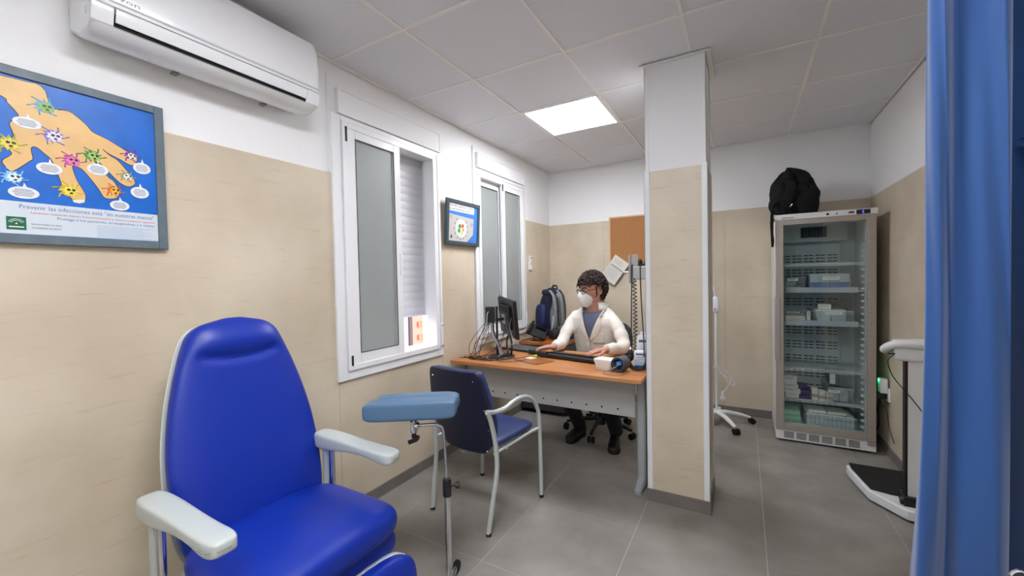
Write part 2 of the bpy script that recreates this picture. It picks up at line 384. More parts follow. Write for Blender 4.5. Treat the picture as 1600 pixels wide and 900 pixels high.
# ------------------------------------------------------------ air conditioner
M_ac = mat('ac_body', '#eff0f2', .22, coat=.3)
ac = thing('air_conditioner', (0.0, -3.565, 2.235), 'white wall-mounted air conditioner above the framed hand poster', 'air conditioner')
def extr_y(prof, y0, y1, inset=0):
    mb = MB(); k = 6
    rings = []
    for i in range(2):
        rings.append([(px, (y0, y1)[i], pz) for px, pz in prof])
    return mb.loft(rings)
prof = [(.003, 2.545), (.13, 2.548), (.165, 2.540), (.188, 2.52), (.200, 2.47), (.205, 2.40), (.206, 2.30), (.203, 2.288), (.190, 2.284), (.150, 2.27), (.150, 2.245), (.187, 2.228), (.172, 2.212), (.14, 2.198), (.10, 2.194), (.06, 2.205), (.03, 2.222), (.003, 2.234)]
# body: ends rounded by two shrinking rings
mb = MB(); cx_, cz_ = .08, 2.38; rings = []
for yy, s_ in ((-3.975, .93), (-3.968, .975), (-3.955, 1), (-3.20, 1), (-3.180, .985), (-3.168, .95), (-3.165, .92)):
    rings.append([(max(.003, cx_+(px-cx_)*s_) if px > .01 else px, yy, cz_+(pz-cz_)*s_) for px, pz in prof])
mb.loft(rings); body = mb.build('body', M_ac, ac, smooth=35)
sbox(.203, .2085, -3.972, -3.172, 2.298, 2.306).build('front_panel_lip', mat('ac_grey_lip', '#c9cbcf', .3), ac, bevel=.002)
# louver flap, proud under the lip, with the dark outlet slot below
mb = MB(); fl = [(.205, 2.283), (.206, 2.272), (.196, 2.240), (.191, 2.240), (.200, 2.27), (.199, 2.283)]
mb.loft([[(px, -3.915, pz) for px, pz in fl], [(px, -3.235, pz) for px, pz in fl]]); mb.build('louvre_flap', M_ac, ac, smooth=50, bevel=.001)
for y0, y1 in ((-3.974, -3.918), (-3.232, -3.166)):
    mb = MB(); fe = [(.203, 2.285), (.203, 2.268), (.190, 2.228), (.15, 2.21), (.15, 2.285)]
    mb.loft([[(px, y0, pz) for px, pz in fe], [(px, y1, pz) for px, pz in fe]]); mb.build('outlet_cheek', M_ac, ac, smooth=50, bevel=.003)
sbox(.148, .186, -3.918, -3.232, 2.226, 2.27).build('outlet_slot', mat('slot_black', '#0a0a0b', .8), ac)
for yy in (-3.70, -3.36): MB().box(.04, .07, yy-.010, yy+.010, 2.196, 2.205).build('mounting_clip', mat('clip_grey', '#77787a', .5), ac)
text('brand_lettering', 'thevon', .022, (.2064, -3.958, 2.312), RL, mat('ac_logo', '#8b8d91', .4), ac, width=.105)
# ------------------------------------------------------------ big poster
M_pframe = mat('slate_frame', '#62717a', .45, var=.12, vscale=25)
M_pframe2 = mat('dark_slate_frame', '#3f5058', .45, var=.10, vscale=25)
HAND = [(-4.56, 2.022), (-4.137, 2.022), (-4.053, 2.022), (-4.036, 1.976), (-4.02, 1.958), (-4.0, 1.961), (-3.982, 1.957), (-3.95, 1.929), (-3.934, 1.908), (-3.896, 1.893), (-3.85, 1.867), (-3.825, 1.854), (-3.815, 1.841), (-3.822, 1.821), (-3.836, 1.815), (-3.864, 1.829), (-3.894, 1.842), (-3.911, 1.855), (-3.892, 1.837), (-3.87, 1.823), (-3.849, 1.795), (-3.828, 1.766), (-3.825, 1.746), (-3.845, 1.733), (-3.87, 1.745), (-3.9, 1.78), (-3.923, 1.807), (-3.942, 1.821), (-3.923, 1.791), (-3.897, 1.756), (-3.885, 1.746), (-3.871, 1.715), (-3.875, 1.69), (-3.891, 1.68), (-3.912, 1.682), (-3.926, 1.71), (-3.945, 1.742), (-3.968, 1.773), (-3.988, 1.776), (-3.979, 1.731), (-3.962, 1.692), (-3.96, 1.668), (-3.976, 1.654), (-3.992, 1.661), (-4.012, 1.698), (-4.022, 1.734), (-4.036, 1.784), (-4.05, 1.801), (-4.069, 1.819), (-4.08, 1.812), (-4.077, 1.78), (-4.083, 1.772), (-4.105, 1.746), (-4.124, 1.729), (-4.134, 1.741), (-4.141, 1.759), (-4.121, 1.784), (-4.126, 1.8), (-4.116, 1.845), (-4.123, 1.878), (-4.11, 1.897), (-4.103, 1.907), (-4.111, 1.924), (-4.126, 1.944), (-4.139, 1.96), (-4.26, 2.0), (-4.56, 2.0)]
po = thing('framed_poster', (0, -4.145, 1.505), 'large slate-framed poster of a cartoon hand on blue, under the air conditioner', 'poster', 'framed posters on the window wall')
MB().frame('x', .0005, .024, -4.56, -3.732, 1.505, 2.059, .029).build('frame', M_pframe, po, bevel=.002)
sh = sbox(.001, .016, -4.535, -3.758, 1.53, 2.034).build('poster_sheet', mat('poster_blue', '#0069cc', .4, var=.12, vscale=12, coat=.1), po)
def flat(name, pts, x, m, parent): # thin printed patch lying on the sheet
    return MB().prism([(x, p[0], p[1]) for p in pts], (1, 0, 0), .0003).build(name, m, parent, smooth=None)
sbox(.0162, .0165, -4.53, -3.76, 1.536, 1.638).build('white_band', mat('poster_white', '#d6dfe6', .35, coat=.4), sh)
def tri_fill(name, pts, x, m, parent, grow=0):
    me = bpy.data.meshes.new(name); bm = bmesh.new(); vs = [bm.verts.new((x, p[0], p[1])) for p in pts]
    es = [bm.edges.new((vs[i], vs[(i+1) % len(vs)])) for i in range(len(vs))]
    bmesh.ops.triangle_fill(bm, use_beauty=True, edges=es); bmesh.ops.recalc_face_normals(bm, faces=bm.faces)
    bm.to_mesh(me); bm.free(); return put(name, me, m, parent)
HAND = [(p.x, p.y) for p in spline([Vector((a, b, 0)) for a, b in HAND], 3)]
tri_fill('printed_hand', HAND, .0168, mat('hand_tan', '#e9be7c', .4, var=.05, vscale=20, coat=.4), sh)
mb = MB(); mb.tube([(.0169, a, b) for a, b in HAND], .0008, 4); mb.build('hand_outline', mat('hand_outline', '#3b1f3c', .5), sh)
flat('printed_nail', [(-3.992, 1.661), (-3.962, 1.667), (-3.963, 1.657), (-3.976, 1.651), (-3.99, 1.654)], .0172, mat('nail_white', '#f0eee6', .4), sh)
def star(c, r, n, col, name='printed_germ', x=.0174, e=.55, ph=0):
    pts = []
    for i in range(n*2):
        rr = r*(1 if i % 2 == 0 else e)*(1+.2*sin(i*2.3+ph)); a = pi*i/n+ph
        pts.append((c[0]+rr*cos(a), c[1]+rr*.9*sin(a)))
    return flat(name, pts, x, mat('germ_'+col.strip('#'), col, .4), sh)
germs = [((-4.047, 1.957), .034, '#6db0d8', '#8fbf3c'), ((-4.031, 1.866), .034, '#8d7fc4', '#e9e6fa'), ((-4.128, 1.817), .036, '#b7b23a', '#ead85a'), ((-3.991, 1.796), .032, '#c34f9b', '#e97db0'), ((-3.938, 1.824), .032, '#3d8a3f', '#a7cf62'),
         ((-3.834, 1.850), .026, '#7b2fa0', '#f1ecd0'), ((-3.849, 1.771), .024, '#9da07e', '#f2f0e4'), ((-3.886, 1.712), .027, '#e0652b', '#f4c23d'), ((-4.000, 1.692), .034, '#d9b61f', '#f3e34f'), ((-4.122, 1.713), .030, '#8ccdf0', '#e8f6fd')]
for k, (c, r, c1, c2) in enumerate(germs):
    mb = MB()
    for q_ in range(6):
        a_ = k+q_*1.05; e1 = (c[0]+r*.75*cos(a_), c[1]+r*.6*sin(a_)); e2 = (c[0]+r*1.15*cos(a_+.25), c[1]+r*.95*sin(a_+.25))
        mb.tube([(.0170, c[0]+r*.3*cos(a_), c[1]+r*.3*sin(a_)), (.0170, e1[0], e1[1]), (.0170, e2[0], e2[1])], [.0018, .0015, .0022], 5)
    mb.build('printed_limbs', mat('limb_'+c1[1:], c1, .4), sh)
    star(c, r*.74, 12, c1, e=.76, ph=k); star((c[0]+.004, c[1]-.002), r*.58, 13, c2, x=.0178, e=.78, ph=k*2)
    for dx in (-.006, .006): star((c[0]+.006+dx, c[1]+.002), r*.14, 6, '#23222e', 'printed_eye', .0182, .95)
    star((c[0]+.006, c[1]-.009), r*.13, 7, '#5a2030', 'printed_mouth', .0182, .9)
M_bub = mat('bubble_white', '#e9ecf0', .4); M_tx = mat('print_grey', '#6a6f78', .5)
for (a, b), rx, rz in zip([(-4.086, 1.891), (-4.042, 1.756), (-3.926, 1.778), (-3.803, 1.809), (-3.812, 1.716), (-3.871, 1.659), (-4.1, 1.667)], (.031, .03, .028, .026, .027, .027, .033), (.018, .019, .02, .021, .021, .018, .019)):
    flat('speech_bubble', [(a+rx*cos(2*pi*i/24), b+rz*sin(2*pi*i/24)) for i in range(24)], .0182, M_bub, sh)
    flat('bubble_tail', [(a-.002, b+rz*.85), (a+.008, b+rz*.85), (a+.001, b+rz*1.7)], .0177, M_bub, sh)
    mb = MB()
    for i in range(5): mb.box(.0186, .0188, a-rx*(.72-.08*abs(i-2)), a+rx*(.72-.1*abs(i-2)), b+rz*(.5-.25*i)-.0009, b+rz*(.5-.25*i)+.0009)
    mb.build('bubble_text', M_tx, sh, smooth=None)
M_tb = mat('print_blue', '#4f79a8', .5)
text('title_line', 'Prevenir las infecciones está "en nuestras manos"', .019, (.0168, -4.112, 1.617), RL, M_tb, sh, width=.338, extrude=.0002)
text('second_line', 'Lavemos nuestras manos frecuentemente y usemos nuestros guantes', .0095, (.0168, -4.088, 1.603), RL, mat('print_pink', '#d9657f', .5), sh, width=.316, extrude=.0002)
text('third_line', 'Protege a los pacientes, protegiéndote a ti mismo', .0125, (.0168, -4.030, 1.589), RL, M_tb, sh, width=.258, extrude=.0002)
mb = MB()
for i in range(9): mb.box(.0167, .0169, -3.935, -3.775-(i*37 % 5)*.008, 1.579-i*.0049, 1.5802-i*.0049)
mb.build('small_print', mat('print_pale_blue', '#8fb0d0', .5), sh, smooth=None)
text('institution_name', 'Servicio Andaluz de Salud', .0075, (.0168, -4.087, 1.567), RL, M_tx, sh, width=.066, extrude=.0002)
text('institution_name', 'CONSEJERÍA DE SALUD', .0075, (.0168, -4.087, 1.555), RL, M_tx, sh, width=.066, extrude=.0002)
lg = sbox(.0166, .0169, -4.139, -4.098, 1.548, 1.589).build('green_emblem', mat('emblem_green', '#0f6b47', .4), sh)
mb = MB()
for rr in (.016, .0115): mb.tube([(.0171, -4.1185+rr*cos(a)*1.05, 1.566+rr*sin(a)) for a in [pi*(.12+.76*i/12) for i in range(13)]], .0009, 4)
mb.prism([(.017, -4.1215, 1.566), (.017, -4.1155, 1.566), (.017, -4.1185, 1.571)], (1, 0, 0), .0003); mb.box(.017, .0173, -4.134, -4.103, 1.5555, 1.559)
for v in (): pass
o_ = mb.build('emblem_arcs', mat('nail_white', '#f0eee6', .4), sh, smooth=None)
# picture glazing
# ------------------------------------------------------------ small poster
p2 = thing('framed_poster', (0, -1.785, 1.636), 'small dark-framed blue poster with a round dial, hung between the two windows', 'poster', 'framed posters on the window wall')
T2 = Matrix.Translation((.016, -1.785, 1.636)) @ Matrix.Rotation(radians(3.5), 4, 'Y')
def P2(mb, name, m, par, **k):
    mb.v = [tuple(T2 @ Vector(v)) for v in mb.v]; return mb.build(name, m, par, **k)
P2(MB().frame('x', 0, .022, -.222, .222, 0, .352, .030), 'frame', M_pframe2, p2, bevel=.002)
s2 = P2(sbox(.002, .014, -.194, .194, .028, .324), 'poster_sheet', mat('poster2_blue', '#3f83da', .35, coat=.4), p2)
P2(sbox(.0142, .0146, -.194, .142, .262, .322), 'white_band', mat('poster_white2', '#f2f2f4', .4), s2)
mb = MB().prism([(.0144, -.194, .03), (.0144, .05, .03), (.0144, .135, .095), (.0144, .14, .225), (.0144, -.194, .238)], (1, 0, 0), .0003); P2(mb, 'grey_panel', mat('poster_grey', '#c9c6c2', .4), s2)
circ = lambda r, cy=-.03, cz=.135, n=28, sy=1: [(cy+r*cos(2*pi*i/n)*sy, cz+r*sin(2*pi*i/n)) for i in range(n)]
P2(MB().prism([(.0149, a, b) for a, b in circ(.072)], (1, 0, 0), .0003), 'dial_ring', M_bub, s2, smooth=None)
P2(MB().prism([(.0153, a, b) for a, b in circ(.060)], (1, 0, 0), .0003), 'dial_face', mat('dial_face', '#dfe8e2', .4), s2, smooth=None)
for cy, cz, r, col in ((-.05, .15, .018, '#3f9a4a'), (-.058, .115, .018, '#57a23e'), (-.012, .155, .016, '#e5483c'), (-.005, .125, .015, '#f0a93a'), (-.02, .10, .012, '#e9d544')):
    P2(MB().prism([(.0157, a, b) for a, b in circ(r, cy, cz, 10)], (1, 0, 0), .0003), 'dial_food_patch', mat('dial_'+col[1:], col, .5), s2, smooth=None)
for k in range(11):
    a = radians(130+k*27); cy, cz = -.03+.088*cos(a), .135+.088*sin(a)
    P2(MB().prism([(.0150, x, y) for x, y in circ(.0055, cy, cz, 7)], (1, 0, 0), .0003), 'dial_mark', mat('mark_dark', '#2c2d33', .5), s2, smooth=None)
P2(MB().prism([(.0150, x, y) for x, y in circ(.015, -.155, .062, 10, .7)], (1, 0, 0), .0003), 'small_emblem', mat('emblem_dark_green', '#22402f', .5), s2, smooth=None)
def text2(body, size, y, z, width, m):
    q = text('headline', body, size, (0, 0, 0), RL, m, None, width=width, extrude=.0002); q.data.transform(T2 @ Matrix.Translation((.0150, y, z))); q.parent = s2; q.matrix_parent_inverse = world_of(s2).inverted()
M_tg = mat('print_dark_grey', '#5c5358', .5)
text2('Aprende a gestionar tu estrés', .026, -.184, .298, .315, M_tg); text2('de una forma fácil y eficaz', .026, -.184, .271, .28, M_tg)
text2('Hábitos', .010, -.178, .218, .03, M_tg); text2('sanos', .010, -.172, .204, .02, M_tg); text2('SALUD', .013, .095, .178, .035, mat('print_violet', '#5b5796', .5)); text2('VIDA', .012, .098, .162, .03, mat('print_violet', '#5b5796', .5))
# ------------------------------------------------------------ remote control on the wall
rc = thing('remote_control', (0, -.545, 1.44), 'small white remote control in its holder on the wall beside the second window', 'remote control')
sbox(0.0005, .022, -.575, -.52, 1.445, 1.54).build('holder', M_plast, rc, bevel=.003)
sbox(.004, .018, -.57, -.525, 1.46, 1.600).build('remote_body', M_plast, rc, bevel=.003)
MB().cyl((.018, -.543, 1.575), (.0195, -.543, 1.575), .009).build('round_button', mat('button_dark', '#3e3a38', .5), rc)
MB().box(.022, .0228, -.565, -.532, 1.50, 1.53).build('button_field', mat('button_grey', '#c4c4c4', .5), rc)
# ------------------------------------------------------------ cork board and card on the back wall
cb = thing('cork_board', (1.17, 0, 1.47), 'cork notice board on the back wall, half hidden by the pillar', 'notice board')
sbox(.735, 1.60, -.016, -.0005, 1.485, 1.993).build('cork_sheet', mat('cork', '#b07c4e', .9, var=.14, vscale=220, bump=.3, bscale=250), cb)
MB().frame('y', -.022, -.0005, .72, 1.615, 1.47, 2.008, .015).build('frame', mat('pine_edge', '#d9b48b', .5), cb, bevel=.001)
cdp = thing('card_holder', (.78, -.03, 1.25), 'tilted white card with printed text in front of the cork board', 'card')
TC = Matrix.Translation((.783, -.034, 1.427)) @ Matrix.Rotation(radians(36), 4, 'Y')
q = sbox(-.092, .092, -.008, .010, -.142, .142, TC).build('card', mat('card_white', '#dedbd2', .5), cdp, bevel=.003)
MB().box(-.07, .092, -.0095, -.0082, .028, .036, TC).build('dark_stripe', mat('stripe_grey', '#5b564f', .5), q)
mb = MB()
for i in range(11): mb.box(-.075, .06-(i % 3)*.015, -.0095, -.0083, .012-i*.0105, .0145-i*.0105, TC)
for i in range(4): mb.box(-.07, .03+(i % 2)*.02, -.0095, -.0083, .11-i*.013, .113-i*.013, TC)
mb.build('printed_lines', mat('lines_grey', '#b4b0a8', .5), q, smooth=None)
sbox(-.094, .094, .010, .016, -.147, .140, TC).build('backing', mat('backing_dark', '#4b463e', .5), cdp)
# ------------------------------------------------------------ recliner
M_royal = mat('royal_blue_vinyl', '#052c9c', .40, bump=.04, bscale=500)
M_shell = mat('pale_shell', '#bcc3bf', .3)
rec = thing('treatment_chair', (.55, -3.62, 0), 'royal blue reclining treatment chair with pale grey armrests', 'chair')
CY = -3.605
def back_pt(u, v, d):
    """u -1..1 across, v metres up the backrest, d outwards from its plane"""
    lean = radians(12.5); base = Vector((.375, CY, .47))
    upv = Vector((-sin(lean), 0, cos(lean))); out = Vector((cos(lean), 0, sin(lean)))
    return base+upv*v+out*d
def back_half(v):  # half width up the back
    pts = [(-.06, .235), (0, .258), (.12, .272), (.30, .268), (.45, .246), (.58, .212), (.66, .186), (.71, .166), (.735, .148), (.755, .118), (.768, .06), (.775, .03)]
    for (a, b), (c, d) in zip(pts, pts[1:]):
        if v <= c: return b+(d-b)*(v-a)/(c-a)
    return pts[-1][1]
def backrest(grow, d0, d1, front=True):
    mb = MB(); vs_ = [-.06, -.045, 0, .08, .16, .24, .32, .40, .48, .52, .545, .565, .58, .595, .61, .625, .64, .655, .67, .69, .71, .728, .742, .754, .764, .771, .775]
    rings = []
    for v in vs_:
        hw = back_half(v)+grow; ring = []
        te = min(1, (v+.06)/.04+.35)*min(1, sqrt(max(0, (.78-v)/.06))+.12)
        for j in range(44):
            cx, sy = sup(2*pi*j/44, 3.4 if front else 4); u = cx; th = sy
            d = (d0+d1)/2+(d1-d0)/2*th*te
            if front and th > 0:
                crease = .56+.075*(1-(u/.78)**2) if abs(u) < .78 else .56
                cr = .020*math.exp(-((v-(.612+.045*u**2))/.014)**2)*(1 if abs(u) < .66 else max(0, 1-(abs(u)-.66)/.12))
                head = .020*math.exp(-((v-.680)/.045)**2)*max(0, 1-(u)**4)
                belly = .012*math.exp(-((v-.22)/.2)**2)*(1-u*u)
                d += (head+belly-cr)*th
            p = back_pt(0, v, d); p.y = CY+u*hw; ring.append(p)
        rings.append(ring)
    return mb.loft(rings)
backrest(0, -.045, .045).build('backrest', M_royal, rec, smooth=60, sub=1)
backrest(.002, -.047, -.040, False).build('backrest_shell', M_shell, rec, smooth=60, sub=1)
def seat_fn(p):
    if p.z > 0: p.z += .018*(1-(p.y/.29)**2)*(1 if p.z > .02 else 0)
    if p.x > .1: p.z -= (p.x-.1)**2*.45
    return p
mb = MB(); cushion(mb, (.63, CY-.005, .455), .245, .285, .060, e=6, m=16, n=48, fn=seat_fn); mb.build('seat', M_royal, rec, smooth=60, sub=1)
mb = MB(); cushion(mb, (.60, CY, .405), .235, .288, .04, e=7); mb.build('seat_shell', M_shell, rec, smooth=60)
TL = Matrix.Translation((.795, CY, .365)) @ Matrix.Rotation(radians(-6), 4, 'Y')
mb = MB(); cushion(mb, (0, 0, 0), .045, .264, .062, TL, e=6); mb.build('upper_leg_cushion', M_royal, rec, smooth=60, sub=1)
TL = Matrix.Translation((.882, CY, .250)) @ Matrix.Rotation(radians(-10), 4, 'Y')
mb = MB(); cushion(mb, (0, 0, 0), .05, .280, .105, TL, e=6); mb.build('lower_leg_cushion', M_royal, rec, smooth=60, sub=1)
TL = Matrix.Translation((.862, CY, .245)) @ Matrix.Rotation(radians(-10), 4, 'Y')
mb = MB(); cushion(mb, (0, 0, 0), .022, .283, .109, TL, e=7); mb.build('leg_rest_shell', M_shell, rec, smooth=60)
for side, ya in ((-1, -3.932), (1, -3.325)):
    mb = MB(); rings = []
    for i, (x, hw, zt, zb) in enumerate([(.335, .018, .692, .650), (.345, .034, .699, .640), (.375, .041, .702, .632), (.44, .043, .702, .634), (.53, .041, .699, .648), (.62, .038, .694, .658), (.70, .038, .691, .655), (.755, .040, .692, .643), (.792, .038, .692, .642), (.812, .031, .689, .648), (.818, .018, .683, .655)]):
        ring = []
        for j in range(24):
            a, b = sup(2*pi*j/24, 5.0); ring.append((x+(.0), ya-side*.004*i/10+a*hw, (zt+zb)/2+b*(zt-zb)/2))
        rings.append(ring)
    am = mb.loft(rings).build('armrest', M_shell, rec, smooth=60, sub=1)
    MB().tube([(.75, ya-.0405, .668), (.795, ya-.037, .668), (.8185, ya-.014, .668), (.8185, ya+.014, .668), (.795, ya+.037, .668), (.75, ya+.0405, .668)], .0012, 5).build('seam', mat('seam_grey', '#8a8e8c', .6), am)
    MB().cyl((.425, ya, .12), (.425, ya, .63), .013).build('chrome_post', M_chrome, rec)
    MB().cyl((.39, ya, .10), (.39, ya, .625), .017).build('white_post', M_shell, rec)
    MB().lathe([(.0, .0), (.045, 0), (.047, .02), (.04, .035), (.0, .036)], (.41, ya, .11)).build('post_cap', M_shell, rec)
    MB().tube(spline([(.22, ya+side*-.01, .10), (.30, ya-side*.01, .115), (.45, ya-side*.01, .115), (.68, ya-side*.02, .10)]), .022, 10).build('base_rail', M_shell, rec)
MB().box(.30, .62, CY-.17, CY+.17, .16, .37).build('base_housing', M_shell, rec, bevel=.02, seg=3)
MB().cyl((.42, -3.93, .13), (.42, -3.33, .13), .018).build('cross_tube', M_shell, rec)
MB().cyl((.24, CY-.2, .35), (.24, CY+.2, .35), .012).cyl((.24, CY, .35), (.42, CY, .36), .015).build('hinge_tube', M_chrome, rec)
for x, y in ((.24, -3.91), (.24, -3.33), (.66, -3.89), (.66, -3.35)):
    c = MB().cyl((x-.005, y-.011, .045), (x-.005, y+.011, .045), .045, n=20).build('caster', M_rubber, rec, bevel=.003)
    MB().tube([(x-.005, y, .045), (x, y, .075), (x, y, .10)], [.012, .016, .014], 8).build('caster_fork', M_greymet, c)
# ------------------------------------------------------------ padded arm stand
st = thing('arm_rest_stand', (.902, -3.123, 0), 'light blue padded armrest on a chrome pole stand, before the visitor chair', 'armrest stand')
P0 = Vector((.902, -3.123, 0))
MB().cyl(P0+Vector((0, 0, .05)), P0+Vector((0, 0, .46)), .0135, n=20).build('pole', M_chrome, st)
MB().lathe([(0, -.04), (.018, -.04), (.0185, -.02), (.0185, .025), (.016, .033), (0, .033)], P0+Vector((0, 0, .482))).build('clamp_collar', M_black, st)
kd = (rt*1).normalized()
kb_ = MB().cyl(P0+Vector((0, 0, .487))+kd*.015, P0+Vector((0, 0, .487))+kd*.04, .006).build('clamp_screw', M_black, st)
MB().cyl(P0+Vector((0, 0, .487))+kd*.036, P0+Vector((0, 0, .487))+kd*.052, .014, .016, 10).build('knob', M_black, kb_, bevel=.002)
J = Vector((.788, -3.193, .747))
rod = spline([P0+Vector((0, 0, .43)), P0+Vector((-.004, 0, .60)), P0+Vector((-.012, -.002, .715)), P0+Vector((-.026, -.012, .744)), P0+Vector((-.05, -.03, .750)), J], 8)
MB().tube(rod, .0065, 10).build('bent_rod', M_chrome, st)
jt = MB().cyl(J+Vector((0, 0, -.028)), J+Vector((0, 0, .020)), .015, n=16).ball(J+kd*.012, .017).cyl(J+Vector((0, 0, .02)), J+Vector((0, 0, .062)), .008).build('swivel_joint', M_chrome, st)
mb = MB(); mb.tube([J+Vector((0, 0, -.025)), J+Vector((0, 0, -.05))], [.009, .011], 10)
mb.tube(spline([J-kd*.024+Vector((0, 0, -.072)), J-kd*.008+Vector((0, 0, -.066)), J+kd*.010+Vector((0, 0, -.058)), J+kd*.018+Vector((0, 0, -.042))]), [.006]*24+[.005], 8, flat=1.6)
mb.build('clamp_lever', M_black, jt)
ang = math.atan2(.205, .355)
TPd = Matrix.Translation((.770, -3.178, .823)) @ Matrix.Rotation(ang, 4, 'Z') @ Matrix.Rotation(radians(-1.5), 4, 'Y')
def padfn(p):
    if p.z > 0:
        g = abs(p.y)/.075; p.z += -.026*math.exp(-(p.y/.009)**2)+.004*g*g-(.004 if p.y > 0 else 0)
    return p
mb = MB(); cushion(mb, (0, -.036, 0), .194, .043, .041, TPd, e=9, m=22, n=64, pe=5.5); cushion(mb, (.012, .038, .004), .184, .041, .038, TPd, e=9, m=22, n=64, pe=4.5)
mb.build('arm_pad', mat('pale_blue_vinyl', '#527290', .38, bump=.04, bscale=400), st, smooth=60, sub=1)
MB().box(-.10, .10, -.04, .04, -.042, -.034, TPd).build('pad_plate', M_black, st)
MB().lathe([(0, .015), (.03, .015), (.03, .035), (.016, .05), (0, .052)], P0).build('hub', M_chrome, st)
for k in range(5):
    a = radians(45+72*k); d = Vector((cos(a), sin(a), 0))
    lg_ = MB().tube([P0+Vector((0, 0, .045)), P0+d*.10+Vector((0, 0, .034)), P0+d*.16+Vector((0, 0, .022))], [.012, .011, .009], 10).build('leg', M_chrome, st)
    MB().tube([P0+d*.135+Vector((0, 0, .022)), P0+d*.165+Vector((0, 0, .018)), P0+d*.19+Vector((0, 0, .016)), P0+d*.20+Vector((0, 0, .016))], [.014, .018, .016, .008], 12).build('rubber_foot', M_rubber, lg_)
# ------------------------------------------------------------ visitor chair
M_navy = mat('navy_vinyl', '#26386b', .45, bump=.04, bscale=400)
M_navyb = mat('navy_back_board', '#151b33', .5)
vc = thing('visitor_chair', (.63, -2.41, 0), 'navy upholstered visitor chair with grey tubular arms, back to the camera', 'chair')
M_tube = mat('silver_tube', '#c6cccb', .33, .2)
rear = {-1: (.393, -2.618), 1: (.824, -2.674)}; front_ = {-1: (.42, -2.150), 1: (.905, -2.215)}
for s_ in (-1, 1):
    rx_, ry_ = rear[s_]; fx_, fy_ = front_[s_]
    kx = rx_+s_*.018
    leg = MB().tube(spline([(rx_, ry_-.02, .012), (rx_+s_*.008, ry_+.012, .16), (kx, ry_+.045, .32), (kx, ry_+.04, .46), (kx, ry_-.0, .60), (kx, ry_-.035, .668)]), .0125, 12, flat=1.25).build('leg', M_tube, vc)
    MB().cyl((rx_, ry_-.022, 0), (rx_, ry_-.018, .016), .0145).build('foot_cap', M_black, leg)
    fl_ = MB().tube(spline([(fx_, fy_, .012), (fx_-s_*.002, fy_+.002, .20), (fx_-s_*.005, fy_, .44), (fx_-s_*.006, fy_-.010, .53), (fx_-s_*.010, fy_-.050, .605), (fx_-s_*.016, fy_-.115, .652), (fx_-s_*.025, fy_-.195, .671), (fx_-s_*.035, fy_-.275, .665), (fx_-s_*.042, fy_-.35, .650), (kx+s_*.004, ry_+.03, .650), (kx, ry_-.040, .668)], 6), .0125, 12, flat=1.0).build('leg', M_tube, vc)
    MB().cyl((fx_, fy_, 0), (fx_, fy_, .016), .0145).build('foot_cap', M_black, fl_)
    MB().tube(spline([(fx_-s_*.006, fy_-.005, .435), (fx_-s_*.03, fy_-.06, .425), (kx-s_*.01, ry_+.08, .415), (kx, ry_+.04, .42)]), .009, 8).build('seat_rail', M_tube, vc)
for yy, xx0, xx1 in ((-2.20, .435, .885), (-2.50, .41, .85)): MB().cyl((xx0, yy, .415), (xx1, yy-.03*(1 if yy > -2.3 else 1), .415), .009).build('cross_rail', M_tube, vc)
# seat
TS = Matrix.Translation((.634, -2.395, .455)) @ Matrix.Rotation(radians(-6), 4, 'Z')
def sfn(p):
    if p.y > .12: p.z -= (p.y-.12)**2*1.4
    return p
mb = MB(); cushion(mb, (0, 0, 0), .225, .235, .03, TS, e=5, fn=sfn, n=48); mb.build('seat', M_navy, vc, smooth=60, sub=1)
# backrest: curved shell, rear board dark with screws, front cushion
def vback(d0, d1, grow):
    mb = MB(); rings = []
    VL = [0, .02, .05, .10, .17, .25, .35, .5, .65, .78, .87, .92, .945, .97, .99, 1]
    for i, v in enumerate(VL):
        z = .395+v*.475; hw = (.135+.095*min(1, v/.30)**.7 if v < .3 else .23-.045*((v-.3)/.7)**2)
        e_ = sqrt(max(0, 1-((v-.92)/.08)**2)) if v > .92 else 1; hw = hw*(.86+.14*e_)+grow
        lean = -.09*(v**1.3)-.005
        ring = []
        for j in range(28):
            cx, sy = sup(2*pi*j/28, 5); y = lean+.035*(1-cx*cx)*-.6+((d0+d1)/2+(d1-d0)/2*sy*(.35 if i in (0, 15) else 1))
            ring.append(TV @ Vector((cx*hw, y, z)))
        rings.append(ring)
    return mb.loft(rings)
TV = Matrix.Translation((.622, -2.585, 0)) @ Matrix.Rotation(radians(-6), 4, 'Z')
bk = vback(-.022, .004, 0).build('backrest_board', M_navyb, vc, smooth=60, bevel=.004)
vback(.000, .040, -.004).build('backrest_cushion', M_navy, vc, smooth=60, sub=1)
for u, v in ((.15, .82), (.19, .66), (.20, .55), (.175, .425), (-.15, .82), (-.19, .66), (-.20, .55), (-.15, .425)):
    t = (v-.395)/.475; y = -.09*(t**1.3)-.005-.021*(1-(u/.23)**2)-.0235
    MB().cyl(TV @ Vector((u, y, v)), TV @ Vector((u, y-.003, v)), .005, .003, 8).build('screw', M_chrome, bk)
MB().tube([TV @ Vector((0, .0, .40)), TV @ Vector((0, .02, .39)), TV @ Vector((.03, .03, .385))], .012, 8).build('back_bracket', M_tube, vc)
